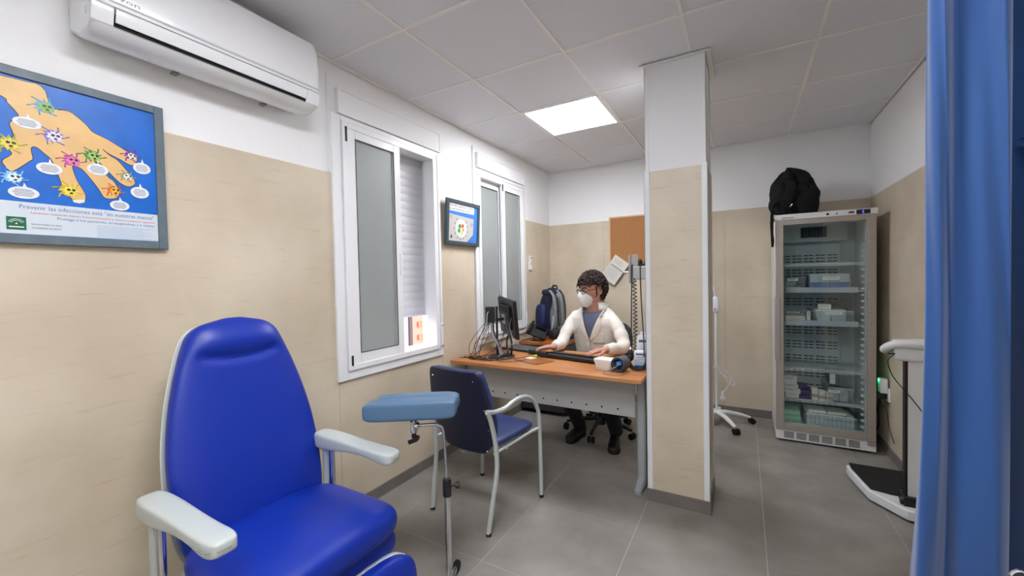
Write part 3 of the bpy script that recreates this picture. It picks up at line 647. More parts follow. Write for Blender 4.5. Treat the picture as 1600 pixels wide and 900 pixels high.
# ------------------------------------------------------------ desk
M_wood = veined('desk_beech', '#b4703a', '#9c5b29', (26, 3.0, 20), .45, .75, .32, '#eeddd0')
M_woodx = veined('desk_beech_x', '#c88a55', '#b27340', (3.0, 26, 20), .45, .75, .30, '#f0e2d6')
M_desk = mat('desk_grey', '#b5b4b0', .42, .1)
dk = thing('desk', (.75, -1.62, 0), 'wooden-topped desk with grey perforated front panel where the doctor works', 'desk')
DZ = .74
mb = MB().prism([(.03, -1.985, DZ-.026), (1.475, -2.005, DZ-.026), (1.475, -1.25, DZ-.026), (.03, -1.25, DZ-.026)], (0, 0, 1), .026); mb.build('desktop', M_woodx, dk, bevel=.003)
mp_ = sbox(.085, 1.392, -1.812, -1.795, .443, .713).build('modesty_panel', M_desk, dk, bevel=.002)
for k in range(11):
    x = .20+k*.108
    MB().cyl((x, -1.8122, .487), (x, -1.8135, .487), .0115, n=16).build('rim', mat('rim_grey', '#b5b6b8', .4), mp_)
    MB().cyl((x, -1.8136, .487), (x, -1.8142, .487), .0065, n=12).build('hole', mat('hole_black', '#060606', .9), mp_)
for x in (1.425, .075):
    lg_ = sbox(x-.028, x+.028, -1.80, -1.68, .045, .714).build('leg', M_greymet, dk, bevel=.014, seg=3)
    mb = MB(); rings = []
    for y, hw, zt in ((-1.925, .010, .02), (-1.915, .020, .026), (-1.86, .026, .042), (-1.80, .030, .060), (-1.70, .030, .070), (-1.60, .030, .060), (-1.45, .026, .042), (-1.36, .022, .028), (-1.35, .010, .02)):
        rings.append([(x-hw, y, .012), (x+hw, y, .012), (x+hw, y, zt*.7), (x+hw*.6, y, zt), (x-hw*.6, y, zt), (x-hw, y, zt*.7)])
    ft = mb.loft(rings).build('foot', M_greymet, lg_, smooth=50, bevel=.002)
    MB().cyl((x, -1.90, 0), (x, -1.90, .012), .024).cyl((x, -1.38, 0), (x, -1.38, .012), .024).build('levelling_disc', M_greymet, lg_)
    sbox(x-.02, x+.02, -1.90, -1.33, .688, .713).build('support_beam', M_greymet, dk)
sbox(.09, 1.40, -1.40, -1.36, .66, .70).build('cable_beam', M_greymet, dk, bevel=.003)
# ------------------------------------------------------------ low cabinet behind the desk
cab = thing('side_cabinet', (.24, -.46, 0), 'low wood-topped cabinet in the far left corner under the backpack', 'cabinet')
sbox(.012, .50, -.84, -.03, .69, .72).build('cabinet_top', M_wood, cab, bevel=.003)
cf = sbox(.022, .49, -.825, -.04, .04, .69).build('cabinet_body', mat('cabinet_dark', '#3a3d42', .5), cab, bevel=.002)
for k in range(3): 
    d_ = sbox(.49, .505, -.81, -.06, .06+k*.21, .255+k*.21).build('drawer', mat('cabinet_front', '#45484e', .5), cab, bevel=.002)
    sbox(.505, .515, -.50, -.38, .20+k*.21, .212+k*.21).build('handle', M_greymet, d_)
# ------------------------------------------------------------ things on the desk
def glassmix(name, tint, fac, rough=.05, gcol='#ffffff', diffuse=False):
    m = bpy.data.materials.new(name); m.use_nodes = True; N = m.node_tree.nodes; L = m.node_tree.links
    for n in list(N):
        if n.type == 'BSDF_PRINCIPLED': N.remove(n)
    out = [n for n in N if n.type == 'OUTPUT_MATERIAL'][0]
    t = N.new('ShaderNodeBsdfTransparent'); t.inputs[0].default_value = srgb(tint)
    g = N.new('ShaderNodeBsdfPrincipled') if diffuse else N.new('ShaderNodeBsdfGlossy')
    g.inputs[0].default_value = srgb(gcol); g.inputs['Roughness'].default_value = rough
    mx = N.new('ShaderNodeMixShader'); mx.inputs[0].default_value = fac
    L.new(t.outputs[0], mx.inputs[1]); L.new(g.outputs[0], mx.inputs[2]); L.new(mx.outputs[0], out.inputs[0])
    MATS[name] = m; return m
M_glass = glassmix('clear_glass', '#f6faf9', .05, .03)
M_bin = glassmix('clear_bin_plastic', '#f6f8fa', .13, .25, '#d5dde2', True)
M_screen = mat('screen_off', '#05060a', .12)
M_mon = mat('monitor_black', '#1f2023', .45)
Y4 = lambda p: Vector(p)
mo = thing('monitor', (.33, -1.69, DZ), 'black computer monitor on the left end of the desk, seen from behind', 'monitor')
A = Vector((.425, -1.63, 0)); B = Vector((.115, -1.355, 0)); ex = (B-A).normalized(); nz = Vector((ex.y, -ex.x, 0))   # nz: towards the back of the screen?
if nz.dot(Vector((2.0, -4.4, 0))-A) < 0: nz = -nz
tilt = radians(-6)
TM = Matrix.Identity(4); c_ = (A+B)/2+Vector((0, 0, 1.035)); Lw = (B-A).length
zz = Vector((0, 0, 1)); TM = Matrix((ex, nz, zz)).transposed().to_4x4(); TM.translation = c_
TM = TM @ Matrix.Rotation(tilt, 4, 'X') @ Matrix.Rotation(radians(-4), 4, 'Y')
sbox(-Lw/2, Lw/2, -.014, .004, -.158, .158, TM).build('screen_bezel', M_mon, mo, bevel=.003)
sbox(-Lw/2+.01, Lw/2-.01, -.0155, -.013, -.145, .148, TM).build('screen_glass', M_screen, mo)
mb = MB(); mb.prism([TM @ Vector(p) for p in ((-Lw/2+.004, .004, -.154), (Lw/2-.004, .004, -.154), (Lw/2-.004, .004, .154), (-Lw/2+.004, .004, .154))], TM.to_3x3() @ Vector((0, 1, 0)), .012)
bk = mb.build('back_cover', M_mon, mo, bevel=.004)
sbox(-.13, .13, .014, .040, -.09, .11, TM).build('back_housing', M_mon, mo, bevel=.012, seg=3)
mb = MB()
for i in range(9): mb.box(-.11, .11, .0395, .0415, .055+i*.006, .0575+i*.006, TM)
mb.build('vent_slots', mat('slot_black', '#0a0a0b', .8), bk)
sbox(-.04, .04, .038, .046, -.05, .03, TM).build('mount_plate', M_greymet, mo, bevel=.002)
pc_ = Vector((.285, -1.70, 0))
MB().cyl(pc_+Vector((0, 0, DZ+.01)), pc_+Vector((0, 0, 1.14)), .0095).build('pole', M_black, mo)
MB().tube([pc_+Vector((0, 0, 1.03)), TM @ Vector((0.0, .046, -.01))], .013, 8).build('mount_arm', M_black, mo)
MB().tube(spline([pc_+Vector((-.045, .0, 1.01)), pc_+Vector((-.03, -.01, .92)), pc_+Vector((.015, -.005, .83)), pc_+Vector((.05, -.005, DZ+.012))]), .013, 8, flat=1.6).build('stand_neck', mat('neck_grey', '#7f7d80', .35, .5), mo)
MB().lathe([(0, 0), (.098, 0), (.102, .006), (.096, .012), (.03, .018), (0, .018)], (.335, -1.71, DZ+.0005), n=32).build('stand_base', M_black, mo)
mb = MB(); R_ = .080; cc = Vector((.37, -1.655, DZ+.085)); mb.tube([cc+ex*(-R_*cos(a))*.8+Vector((0, 0, R_*sin(a))) for a in [pi*2*i/24 for i in range(25)]], .007, 8); mb.build('cable_ring', M_black, mo)
pcb = thing('mini_computer', (.235, -1.715, 1.02), 'small black box computer clamped on the pole beside the monitor', 'computer')
TB = Matrix.Translation((.232, -1.715, 1.075)) @ Matrix.Rotation(radians(35), 4, 'Z')
sbox(-.038, .038, -.03, .03, -.062, .062, TB).build('case', M_black, pcb, bevel=.004)
sbox(-.042, -.038, -.026, .026, -.058, .058, TB).build('side_cover', mat('brushed_grey', '#8d8d90', .3, .8), pcb)
sbox(-.010, .010, -.046, -.030, -.04, .045, TB).build('clamp', M_black, pcb)
M_cable = mat('cable_black', '#131314', .5)
def cable(pts, r=.0022, m=None, label='', name='cable', group=None, n=8):
    o = MB().tube(spline(pts, n), r, 6).build(name, m or M_cable, None, smooth=60)
    return tag(o, label, 'cable', group)
Z = DZ+.004
cable([(.225, -1.745, 1.04), (.19, -1.76, .95), (.16, -1.79, .86), (.15, -1.82, .78), (.20, -1.86, Z), (.30, -1.88, Z), (.38, -1.84, Z)], label='black cable looping from the box computer down the left side to the desk', group='black cables behind the monitor')
cable([(.235, -1.745, 1.03), (.215, -1.78, .93), (.14, -1.80, .84), (.10, -1.78, .77), (.05, -1.75, Z), (.04, -1.60, Z)], label='black cable running from the box computer to the wall side of the desk', group='black cables behind the monitor')
cable([(.24, -1.745, 1.03), (.25, -1.79, .90), (.20, -1.84, .79), (.12, -1.87, Z), (.22, -1.91, Z), (.34, -1.90, Z), (.40, -1.84, Z+.01)], label='black cable lying in a loop on the desk edge before the monitor base', group='black cables behind the monitor')
cable([TM @ Vector((-.08, .045, -.05)), (.40, -1.70, .90), (.44, -1.75, .82), (.40, -1.80, .76), (.30, -1.82, Z), (.18, -1.80, Z), (.10, -1.83, Z)], label='black cable hanging from the monitor back in a wide curve', group='black cables behind the monitor')
cable([TM @ Vector((-.03, .045, -.05)), (.33, -1.70, .86), (.28, -1.77, .79), (.18, -1.82, Z), (.08, -1.86, Z), (.045, -1.80, Z)], label='black cable dropping straight from the monitor back to the desk', group='black cables behind the monitor')
cable([(.05, -1.90, Z), (.12, -1.84, Z), (.22, -1.80, Z+.01), (.30, -1.77, Z+.02), (.36, -1.80, Z), (.46, -1.74, Z), (.52, -1.65, Z), (.50, -1.58, Z)], label='thin black mouse cable crossing the desk from the left edge', group='black cables behind the monitor')
cable([TM @ Vector((-.15, .02, .02)), TM @ Vector((-.17, .05, -.05)), (.43, -1.70, .86), (.40, -1.76, .80), (.36, -1.81, .762)], r=.0018, m=mat('cable_grey', '#a9abad', .5), label='thin grey cable hanging along the near edge of the monitor')
cable([(.238, -1.746, 1.10), (.236, -1.765, 1.08), (.232, -1.765, 1.03), (.22, -1.775, .96), (.19, -1.80, .88), (.17, -1.82, .80), (.16, -1.84, Z)], r=.003, m=mat('cable_white', '#dadbdc', .5), label='white cable plugged into the small box computer')
for k, (x0, y0, z0, bulge, x1) in enumerate(((.24, -1.745, 1.02, .10, .08), (.25, -1.745, 1.02, .05, .30), (.23, -1.745, 1.04, .14, .20), (.36, -1.64, .98, -.06, .42), (.33, -1.66, .96, .03, .14))):
    cable([(x0, y0, z0), (x0-bulge*.5, y0-.03, z0-.09), (x0-bulge, y0-.06, .84), (x0-bulge*.7, -1.84-.01*k, .76), (x1, -1.87-.006*k, Z), (x1+.10, -1.85, Z), (x1+.16, -1.80+.01*k, Z+.004)], r=.0020, label=['black cable swinging out furthest left below the box computer', 'black cable falling close along the pole to the stand base', 'black cable making the widest bow left of the pole', 'black cable dropping to the right side of the stand base', 'black cable trailing over the desk edge side of the stand base'][k], group='black cables behind the monitor')
# keyboard
kb = thing('keyboard', (.86, -1.66, DZ), 'black keyboard on the desk between the doctor\'s hands', 'keyboard')
KA = Vector((.60, -1.60, 0)); KB = Vector((1.145, -1.70, 0)); kx = (KB-KA).normalized(); ky = Vector((-kx.y, kx.x, 0))
TK = Matrix((kx, ky, zz)).transposed().to_4x4(); TK.translation = (KA+KB)/2+Vector((0, 0, DZ+.001)); Lk = (KB-KA).length
TK = TK @ Matrix.Rotation(radians(-3), 4, 'X')
mb = MB(); prof_k = [(-.002, .006), (.0, .03), (.03, .034), (.15, .024), (.158, .008)]
mb.loft([[TK @ Vector((x, y, z)) for y, z in prof_k] for x in (-Lk/2, Lk/2)]); mb.build('keyboard_body', M_black, kb, bevel=.004)
mb = MB(); mb.loft([[TK @ Vector((x, y*1.0, z)) for y, z in [(-.010, .004), (-.010, .044), (.04, .046), (.05, .02)]] for x in (-Lk/2-.01, -Lk/2+.075)]); mb.build('raised_end', M_black, kb, bevel=.008)
kc = sbox(-.0075, .0075, -.0075, .0075, 0, .006).mesh('key'); M_key = mat('key_black', '#26272a', .5)
for r in range(5):
    for c in range(24):
        q = put('key', kc, M_key, kb); q.matrix_basis = TK @ Matrix.Translation((-Lk/2+.085+c*.0185, .145-r*.0195-.01, .0305+(.010-(.145-r*.0195)*.0)*.3+(r*.0016)-.004)) 
# mouse, note, mat sheet, slab
ms = thing('mouse', (.53, -1.50, DZ), 'black computer mouse under the doctor\'s left-hand side hand', 'mouse')
ms['label'] = 'black computer mouse under the hand nearer the monitor'
mb = MB(); cushion(mb, (.515, -1.505, DZ+.018), .052, .031, .018, e=2.6, n=24, m=8); mb.build('shell', M_black, ms)
MB().cyl((.475, -1.511, DZ+.032), (.475, -1.499, DZ+.032), .007, n=10).build('scroll_wheel', mat('wheel_grey', '#55585c', .5), ms)
tag(sbox(.545, .605, -1.585, -1.535, DZ+.0005, DZ+.0025).build('sticky_note', mat('lime_note', '#9fdc3c', .6), None), 'small lime green note on the desk beside the mouse', 'note')
TN = Matrix.Translation((.60, -1.735, DZ+.002)) @ Matrix.Rotation(radians(-22), 4, 'Z')
tag(sbox(-.10, .16, -.085, .10, -.0018, .0004, TN).build('desk_mat', mat('mat_clear_brown', '#a56835', .25), None), 'thin transparent desk mat with dark edge in front of the keyboard', 'mat')
dm = MB()
for a in ((-.10, .16, -.0875, -.085), (.16, .1625, -.085, .10)): dm.box(a[0], a[1], a[2], a[3], -.0015, .0012, TN)
dmo = dm.build('dark_edge', M_black, bpy.data.objects['desk_mat'])
tag(sbox(-.085, -.015, .015, .075, .0008, .0020, TN).build('paper_slip', mat('paper_cream', '#e6dec4', .7), None), 'small cream paper slip lying on the clear desk mat', 'paper')
TP = Matrix.Translation((.33, -1.36, DZ+.012)) @ Matrix.Rotation(radians(-12), 4, 'Z')
lp = thing('closed_laptop', (.33, -1.36, DZ), 'flat closed dark grey laptop at the rear left corner of the desk', 'laptop')
sbox(-.16, .16, -.095, .10, -.0115, -.001, TP).build('laptop_base', mat('laptop_dark', '#2b2d31', .45), lp, bevel=.003)
sbox(-.16, .16, -.095, .10, .0, .009, TP).build('laptop_lid', mat('laptop_lid', '#44474c', .35), lp, bevel=.003)
# tub, cuff, wipes
M_tub = mat('tub_white', '#e9e7e0', .45)
tb = thing('plastic_tub', (1.19, -1.80, DZ), 'small white square plastic tub with a lid lip, right of the keyboard', 'tub')
TT_ = Matrix.Translation((1.195, -1.80, DZ)) @ Matrix.Rotation(radians(-8), 4, 'Z')
mb = MB(); rings = []
for z, s_ in ((.0, .046), (.004, .049), (.052, .056), (.054, .060), (.070, .061), (.073, .056), (.066, .052)):
    rings.append([TT_ @ Vector((sup(2*pi*j/32, 6)[0]*s_*1.1, sup(2*pi*j/32, 6)[1]*s_*.85, z)) for j in range(32)])
mb.loft(rings); mb.build('tub_body', M_tub, tb, smooth=50)
cf_ = thing('pressure_cuff', (1.31, -1.80, DZ), 'rolled grey blood pressure cuff with a blue label, on the right of the desk', 'medical cuff')
axc = Vector((.20, .98, 0)).normalized(); cc0 = Vector((1.295, -1.855, DZ+.049))
mb = MB(); rings = []; prof_c = [(.048, 0), (.049, .02), (.047, .10), (.040, .103), (.037, .09), (.036, .02), (.038, .0)]
sx_ = Vector((axc.y, -axc.x, 0))
for j in range(28):
    a = 2*pi*j/28; d = sx_*cos(a)+zz*sin(a); rings.append([cc0+axc*t+d*r*(1 if r > .04 else .97) for r, t in prof_c])
mb.loft(rings, closed=True); mb.build('cuff_roll', mat('cuff_grey', '#55575c', .6), cf_, smooth=50)
MB().cyl(cc0+axc*.03, cc0+axc*.098, .036).build('inner_roll', mat('cuff_dark', '#26272b', .8), cf_)
MB().tube([cc0+axc*(-.001)+(sx_*cos(a)+zz*sin(a))*.045 for a in [pi*.1*i for i in range(21)]], .004, 8).build('cuff_rim', mat('rim_dark', '#3a3b40', .6), cf_)
TQ = Matrix.Translation(cc0+axc*.002+zz*.004) @ Matrix.Rotation(radians(-10), 4, 'Y')
MB().box(-.010, .022, -.004, .03, -.010, .014, TQ).build('blue_label', mat('label_blue', '#3f8fe0', .4), cf_, bevel=.003)
cable([(1.30, -1.855, DZ+.045), (1.255, -1.89, DZ+.02), (1.215, -1.915, DZ+.005), (1.25, -1.945, DZ+.004), (1.33, -1.935, DZ+.004), (1.36, -1.88, DZ+.006)], r=.003, m=mat('hose_grey', '#8a8a8a', .5), label='grey rubber hose curling in front of the rolled cuff', name='rubber_hose')
M_wp = mat('pack_white', '#e3e8ee', .3, coat=.3); M_wb = mat('pack_blue', '#3a5fae', .35); M_wl = mat('pack_pale_blue', '#a5cbe0', .35)
def wipes(x, y, z, w, d, h, lab, ang):
    t = thing('wipes_pack', (x, y, z), lab, 'wipes pack', 'packs of wipes')
    T = Matrix.Translation((x, y, z)) @ Matrix.Rotation(ang, 4, 'Z')
    def f(p): return p
    mb = MB(); cushion(mb, (0, 0, h/2), w/2, d/2, h/2, T, e=6, n=32, m=14, pe=7); b = mb.build('bag', M_wp, t, smooth=60)
    sbox(-w*.42, w*.42, -d/2-.0015, -d/2+.004, h*.08, h*.24, T).build('blue_band', M_wb, b, bevel=.001)
    MB().prism([T @ Vector(p) for p in ((-w*.42, -d/2-.0022, h*.24), (w*.42, -d/2-.0022, h*.24), (w*.42, -d/2-.0022, h*.34), (-w*.42, -d/2-.0022, h*.55))], T.to_3x3() @ Vector((0, 1, 0)), .003).build('pale_band', M_wl, b)
    R3 = (T.to_3x3() @ RB)
    sbox(-w*.34, w*.30, -d/2-.0020, -d/2+.003, h*.78, h*.86, T).build('title_block', mat('print_blue_dark', '#4a5f8a', .5), b)
    mb = MB()
    for i in range(4): mb.box(-w*.3, w*(.3-.05*(i % 2)), -d/2-.0016, -d/2, h*(.70-.06*i), h*(.70-.06*i)+.0016, T)
    mb.build('small_print', M_tx, b, smooth=None)
    return t, T
wipes(1.415, -1.70, DZ, .105, .05, .125, 'lower blue and white wipes pack at the right end of the desk by the pillar', radians(6))
wt, WTm = wipes(1.42, -1.60, DZ, .12, .06, .215, 'taller blue and white wipes pack standing behind the lower one', radians(4))
MB().cyl((1.40, -1.60, DZ+.20), (1.40, -1.60, DZ+.235), .016).build('white_cap', M_plast, wt)
# ------------------------------------------------------------ wall diagnostic unit behind the pillar
du = thing('diagnostic_wall_unit', (1.46, -1.57, 1.32), 'grey wall-mounted diagnostic unit with black instruments, beside the pillar', 'medical device')
MB().box(1.335, 1.60, -1.597, -1.50, 1.335, 1.425).build('housing', mat('unit_grey', '#b9bbbc', .4), du, bevel=.012, seg=3)
MB().box(1.34, 1.60, -1.598, -1.505, 1.418, 1.428).build('housing_top', mat('unit_pale', '#d9dada', .4), du, bevel=.003)
MB().box(1.310, 1.322, -1.60, -1.50, 1.31, 1.505).box(1.322, 1.332, -1.575, -1.53, 1.29, 1.50).build('mounting_rail', mat('rail_metal', '#b5b6ba', .3, .6), du, bevel=.001)
MB().box(1.333, 1.375, -1.60, -1.597, 1.43, 1.51).build('clear_flap', glassmix('clear_flap', '#e8e8e8', .4, .2, '#d8d8d8', True), du)
MB().cyl((1.262, -1.57, 1.388), (1.31, -1.57, 1.385), .006).build('side_bracket', mat('rail_metal', '#b5b6ba', .3, .6), du)
mb = MB()
for x, r in ((1.375, .026), (1.43, .032), (1.475, .026)):
    mb.ball((x, -1.55, 1.45), (r*.8, .028, r*1.15)); 
mb.ball((1.40, -1.545, 1.435), (.05, .02, .014)).build('instrument_heads', M_rubber, du)
# coiled cord and straight cords
mb = MB(); pts = []
for i in range(300):
    t = i/299; a = t*2*pi*19; r = .012
    cx, cz = 1.352+.004*sin(t*3), 1.325-t*.50
    if t > .0: pts.append((cx+r*cos(a), -1.615+r*sin(a), cz+.02*0))
tag(MB().tube([(1.345, -1.60, 1.345)]+pts, .0035, 5).build('coiled_cord', M_cable, None, smooth=60), 'black coiled cord hanging from the grey wall unit beside the pillar', 'cord')
pts = []
lp_ = spline([(1.348, -1.765, .835), (1.346, -1.77, .795), (1.362, -1.772, .765), (1.40, -1.775, .757), (1.44, -1.772, .765), (1.458, -1.765, .80), (1.462, -1.75, .85), (1.460, -1.72, .88)], 70)
for i in range(1, len(lp_)-1):
    tg = (lp_[i+1]-lp_[i-1]).normalized(); u_ = tg.cross(Vector((0, 1, 0))).normalized(); v_ = tg.cross(u_); a = i*.42
    pts.append(lp_[i]+(u_*cos(a)+v_*sin(a))*.0115)
tag(MB().tube(pts, .0034, 5).build('coiled_cord', M_cable, None, smooth=60), 'black coiled cord bunched in a loop around the lower wipes pack', 'cord')
tag(MB().tube(spline([(1.345, -1.545, 1.43), (1.338, -1.60, 1.437), (1.336, -1.612, 1.40), (1.335, -1.63, 1.20), (1.338, -1.66, 1.0), (1.34, -1.70, .87)]), .004, 6).build('cord', M_cable, None), 'straight black cord hanging down to the rubber bulb', 'cord')
tag(MB().tube(spline([(1.41, -1.545, 1.43), (1.395, -1.60, 1.437), (1.392, -1.612, 1.40), (1.40, -1.63, 1.2), (1.425, -1.69, .95), (1.44, -1.75, .83)]), .004, 6).build('cord', M_cable, None), 'straight black cord hanging just left of the pillar edge', 'cord')
bl = thing('rubber_bulb', (1.345, -1.72, .80), 'black rubber squeeze bulb hanging beside the wipes packs', 'rubber bulb')
MB().ball((1.345, -1.72, .83), (.024, .024, .040)).build('bulb', M_rubber, bl)
MB().cyl((1.342, -1.71, .865), (1.341, -1.703, .885), .008).build('valve', M_chrome, bl)
# ------------------------------------------------------------ desk phone
ph = thing('desk_phone', (.20, -.74, .72), 'black desk phone tilted on its stand before the navy backpack', 'phone')
TH = Matrix.Translation((.17, -.74, .815)) @ Matrix.Rotation(radians(20), 4, 'Z') @ Matrix.Rotation(radians(22), 4, 'Y') @ Matrix.Rotation(radians(35), 4, 'X')
sbox(-.10, .10, -.075, .075, -.016, .010, TH).build('phone_body', M_black, ph, bevel=.006)
mb = MB().tube([TH @ Vector(p) for p in spline([(-.075, -.08, .03), (-.072, -.04, .042), (-.072, .04, .042), (-.075, .08, .03)])], .014, 8); mb.build('handset', M_rubber, ph)
sbox(-.03, .08, .02, .06, .0095, .012, TH).build('phone_display', M_screen, ph)
mb = MB()
for i in range(4):
    for j in range(3): mb.box(-.02+j*.03, .0+j*.03, -.06+i*.018, -.048+i*.018, .0095, .013, TH)
mb.build('keypad', M_key, ph)
MB().tube([(.155, -.72, .82), (.145, -.78, .722)], .006, 6).tube([(.22, -.71, .80), (.225, -.77, .722)], .006, 6).build('stand_legs', M_black, ph)
sbox(.12, .25, -.79, -.70, .7205, .73).build('stand_foot', M_black, ph, bevel=.003)
cable([(.16, -.70, .80), (.10, -.72, .74), (.03, -.80, .724), (.02, -.78, .72+.004)], r=.003, label='short black phone cord at the left end of the low cabinet', name='phone_cord')
# ------------------------------------------------------------ navy backpack
bp_ = thing('backpack', (.21, -.46, .72), 'navy and grey hiking backpack standing on the low cabinet in the corner', 'backpack')
M_bn = mat('pack_navy', '#121a36', .7, var=.25, vscale=20, bump=.3, bscale=60); M_bg = mat('pack_grey', '#85898a', .75, var=.12, vscale=30, bump=.2, bscale=90); M_bk = mat('pack_black', '#15161a', .7, bump=.3, bscale=60)
def blob(c, h, T=None, e=3, amp=.012, sc=9, n=36, m=20, squeeze=None, seed=0):
    mb = MB()
    def f(p):
        q = p.copy()
        if squeeze: q = squeeze(q)
        d = noise.noise_vector(Vector((p.x*sc+seed, p.y*sc, p.z*sc)))*amp
        return q+d
    return cushion(mb, c, h[0], h[1], h[2], T, e=e, n=n, m=m, fn=f)
TBk = Matrix.Translation((.19, -.46, .735)) @ Matrix.Rotation(radians(-20), 4, 'Z') @ Matrix.Rotation(radians(4), 4, 'Y')
def sq(p): k = 1-.22*max(0, p.z/.25); return Vector((p.x*k, p.y*k, p.z))
blob((0, 0, .26), (.125, .11, .255), TBk, squeeze=sq, seed=2).build('main_bag', M_bn, bp_, smooth=60)
blob((-.035, -.10, .20), (.075, .05, .14), TBk, seed=5).build('front_pocket', mat('pack_navy2', '#1a2450', .6, bump=.2, bscale=60), bp_, smooth=60)
blob((.0, .0, .462), (.098, .092, .036), TBk, seed=8).build('top_lid', M_bn, bp_, smooth=60)
blob((.095, .0, .27), (.035, .10, .20), TBk, squeeze=sq, seed=11).build('back_panel', M_bg, bp_, smooth=60)
for dy, col in ((-.085, M_bg), (.02, M_bg)):
    MB().tube([TBk @ p for p in spline([Vector((.06, dy, .49)), Vector((.12, dy-.01, .44)), Vector((.155, dy-.015, .32)), Vector((.165, dy-.01, .20)), Vector((.145, dy, .10)), Vector((.11, dy, .06))])], .009, 8, flat=3.2, upv=(0, 1, 0)).build('shoulder_strap', col, bp_)
    MB().tube([TBk @ p for p in spline([Vector((.075, dy+.02, .50)), Vector((.135, dy+.018, .44)), Vector((.172, dy+.012, .32)), Vector((.182, dy+.01, .20)), Vector((.19, dy+.03, .10))])], .005, 6, flat=2.2, upv=(0, 1, 0)).build('strap_edging', M_bk, bp_)
MB().tube([TBk @ p for p in spline([Vector((.02, -.03, .505)), Vector((.03, -.01, .54)), Vector((.04, .03, .535)), Vector((.03, .05, .505))])], .006, 6, flat=1.6).build('grab_handle', M_bk, bp_)
blob((.15, -.05, .06), (.075, .10, .055), TBk, seed=14).build('hip_belt', M_bk, bp_, smooth=60)
blob((.245, -.01, .075), (.085, .085, .065), TBk, amp=.02, sc=14, seed=19).build('hip_pad', mat('pack_dark_grey', '#4a4b4e', .8, bump=.3, bscale=60), bp_, smooth=60)
MB().tube([TBk @ p for p in spline([Vector((.16, -.06, .11)), Vector((.24, -.04, .13)), Vector((.27, .0, .08)), Vector((.22, .03, .03))])], .007, 6, flat=2.4).build('belt_strap', M_bg, bp_)
MB().tube([TBk @ p for p in spline([Vector((.135, -.10, .24)), Vector((.15, -.12, .16)), Vector((.13, -.12, .08))])], .010, 8, flat=1.8).build('pale_strap', mat('strap_pale', '#b9bcbf', .6), bp_)
# ------------------------------------------------------------ office chair
oc = thing('office_chair', (.90, -.96, 0), 'black swivel office chair under the doctor, on castors', 'chair')
O = Vector((.90, -.98, 0))
blob((O.x, O.y, .435), (.23, .22, .035), amp=.002).build('seat', M_bk, oc, smooth=60)
TO = Matrix.Translation((.95, -.74, .74)) @ Matrix.Rotation(radians(-12), 4, 'Z') @ Matrix.Rotation(radians(-8), 4, 'X')
blob((0, 0, 0), (.19, .03, .20), TO, amp=.002).build('backrest', M_bk, oc, smooth=60)
MB().tube(spline([O+Vector((.02, .08, .38)), O+Vector((.04, .22, .40)), O+Vector((.045, .27, .52)), O+Vector((.045, .255, .70))]), .014, 8, flat=1.8).build('back_spine', M_black, oc)
MB().cyl(O+Vector((0, 0, .08)), O+Vector((0, 0, .40)), .025).build('gas_column', M_black, oc)
MB().cyl(O+Vector((0, 0, .06)), O+Vector((0, 0, .12)), .045, .035).build('hub', M_black, oc)
for k in range(5):
    a = radians(-88+72*k); d = Vector((cos(a), sin(a), 0))
    l_ = MB().tube([O+d*.03+Vector((0, 0, .11)), O+d*.16+Vector((0, 0, .10)), O+d*.30+Vector((0, 0, .07))], [.022, .018, .012], 8).build('leg', M_black, oc)
    c = O+d*.305; s_ = Vector((-d.y, d.x, 0))
    for sg in (-1, 1): MB().cyl(c+s_*sg*.008+Vector((0, 0, .026)), c+s_*sg*.026+Vector((0, 0, .026)), .026).build('castor_wheel', M_rubber, l_)
# ------------------------------------------------------------ the doctor
M_skin = mat('skin', '#c08a76', .55, var=.08, vscale=30)
M_coat = mat('white_coat', '#dedad0', .85, bump=.35, bscale=11)
TZ = Matrix.Rotation(radians(-12), 4, 'Z')
RINGS = [(.44, 0, .17, .125), (.52, -.005, .185, .135), (.60, -.015, .178, .128), (.70, -.03, .180, .122), (.80, -.045, .190, .120), (.90, -.06, .203, .122), (.965, -.068, .212, .116), (1.01, -.070, .207, .108), (1.048, -.070, .185, .098), (1.078, -.069, .150, .088), (1.103, -.068, .115, .078), (1.125, -.068, .090, .070)]
BC = Vector((.895, -1.0, 0))
def ring(z):
    for p, q in zip(RINGS, RINGS[1:]):
        if z <= q[0]:
            t = (z-p[0])/(q[0]-p[0]); return [p[i]+(q[i]-p[i])*t for i in range(4)]
    return list(RINGS[-1])
def tw(x, y, z): return BC+(TZ @ Vector((x, y, z)))
def front(x, z, off=0):
    _, f, a, b = ring(z); k = max(0, 1-(x/(a+.001))**2); return tw(x, f-b*sqrt(k)-off, z)
def torso(mb, s, z0=.44, z1=1.06, n=32):
    zs = [r[0] for r in RINGS if z0 <= r[0] <= z1]; rings = []
    for z in zs:
        _, f, a, b = ring(z); rr = []
        for j in range(n):
            cx, sy = sup(2*pi*j/n, 2.3); rr.append(tw(cx*(a+s), f+sy*(b+s), z-max(0, z-1.02)*.95*max(0, -sy)**.7))
        rings.append(rr)
    return mb.loft(rings)
NB = tw(0.012, -.070, 1.06)          # neck base
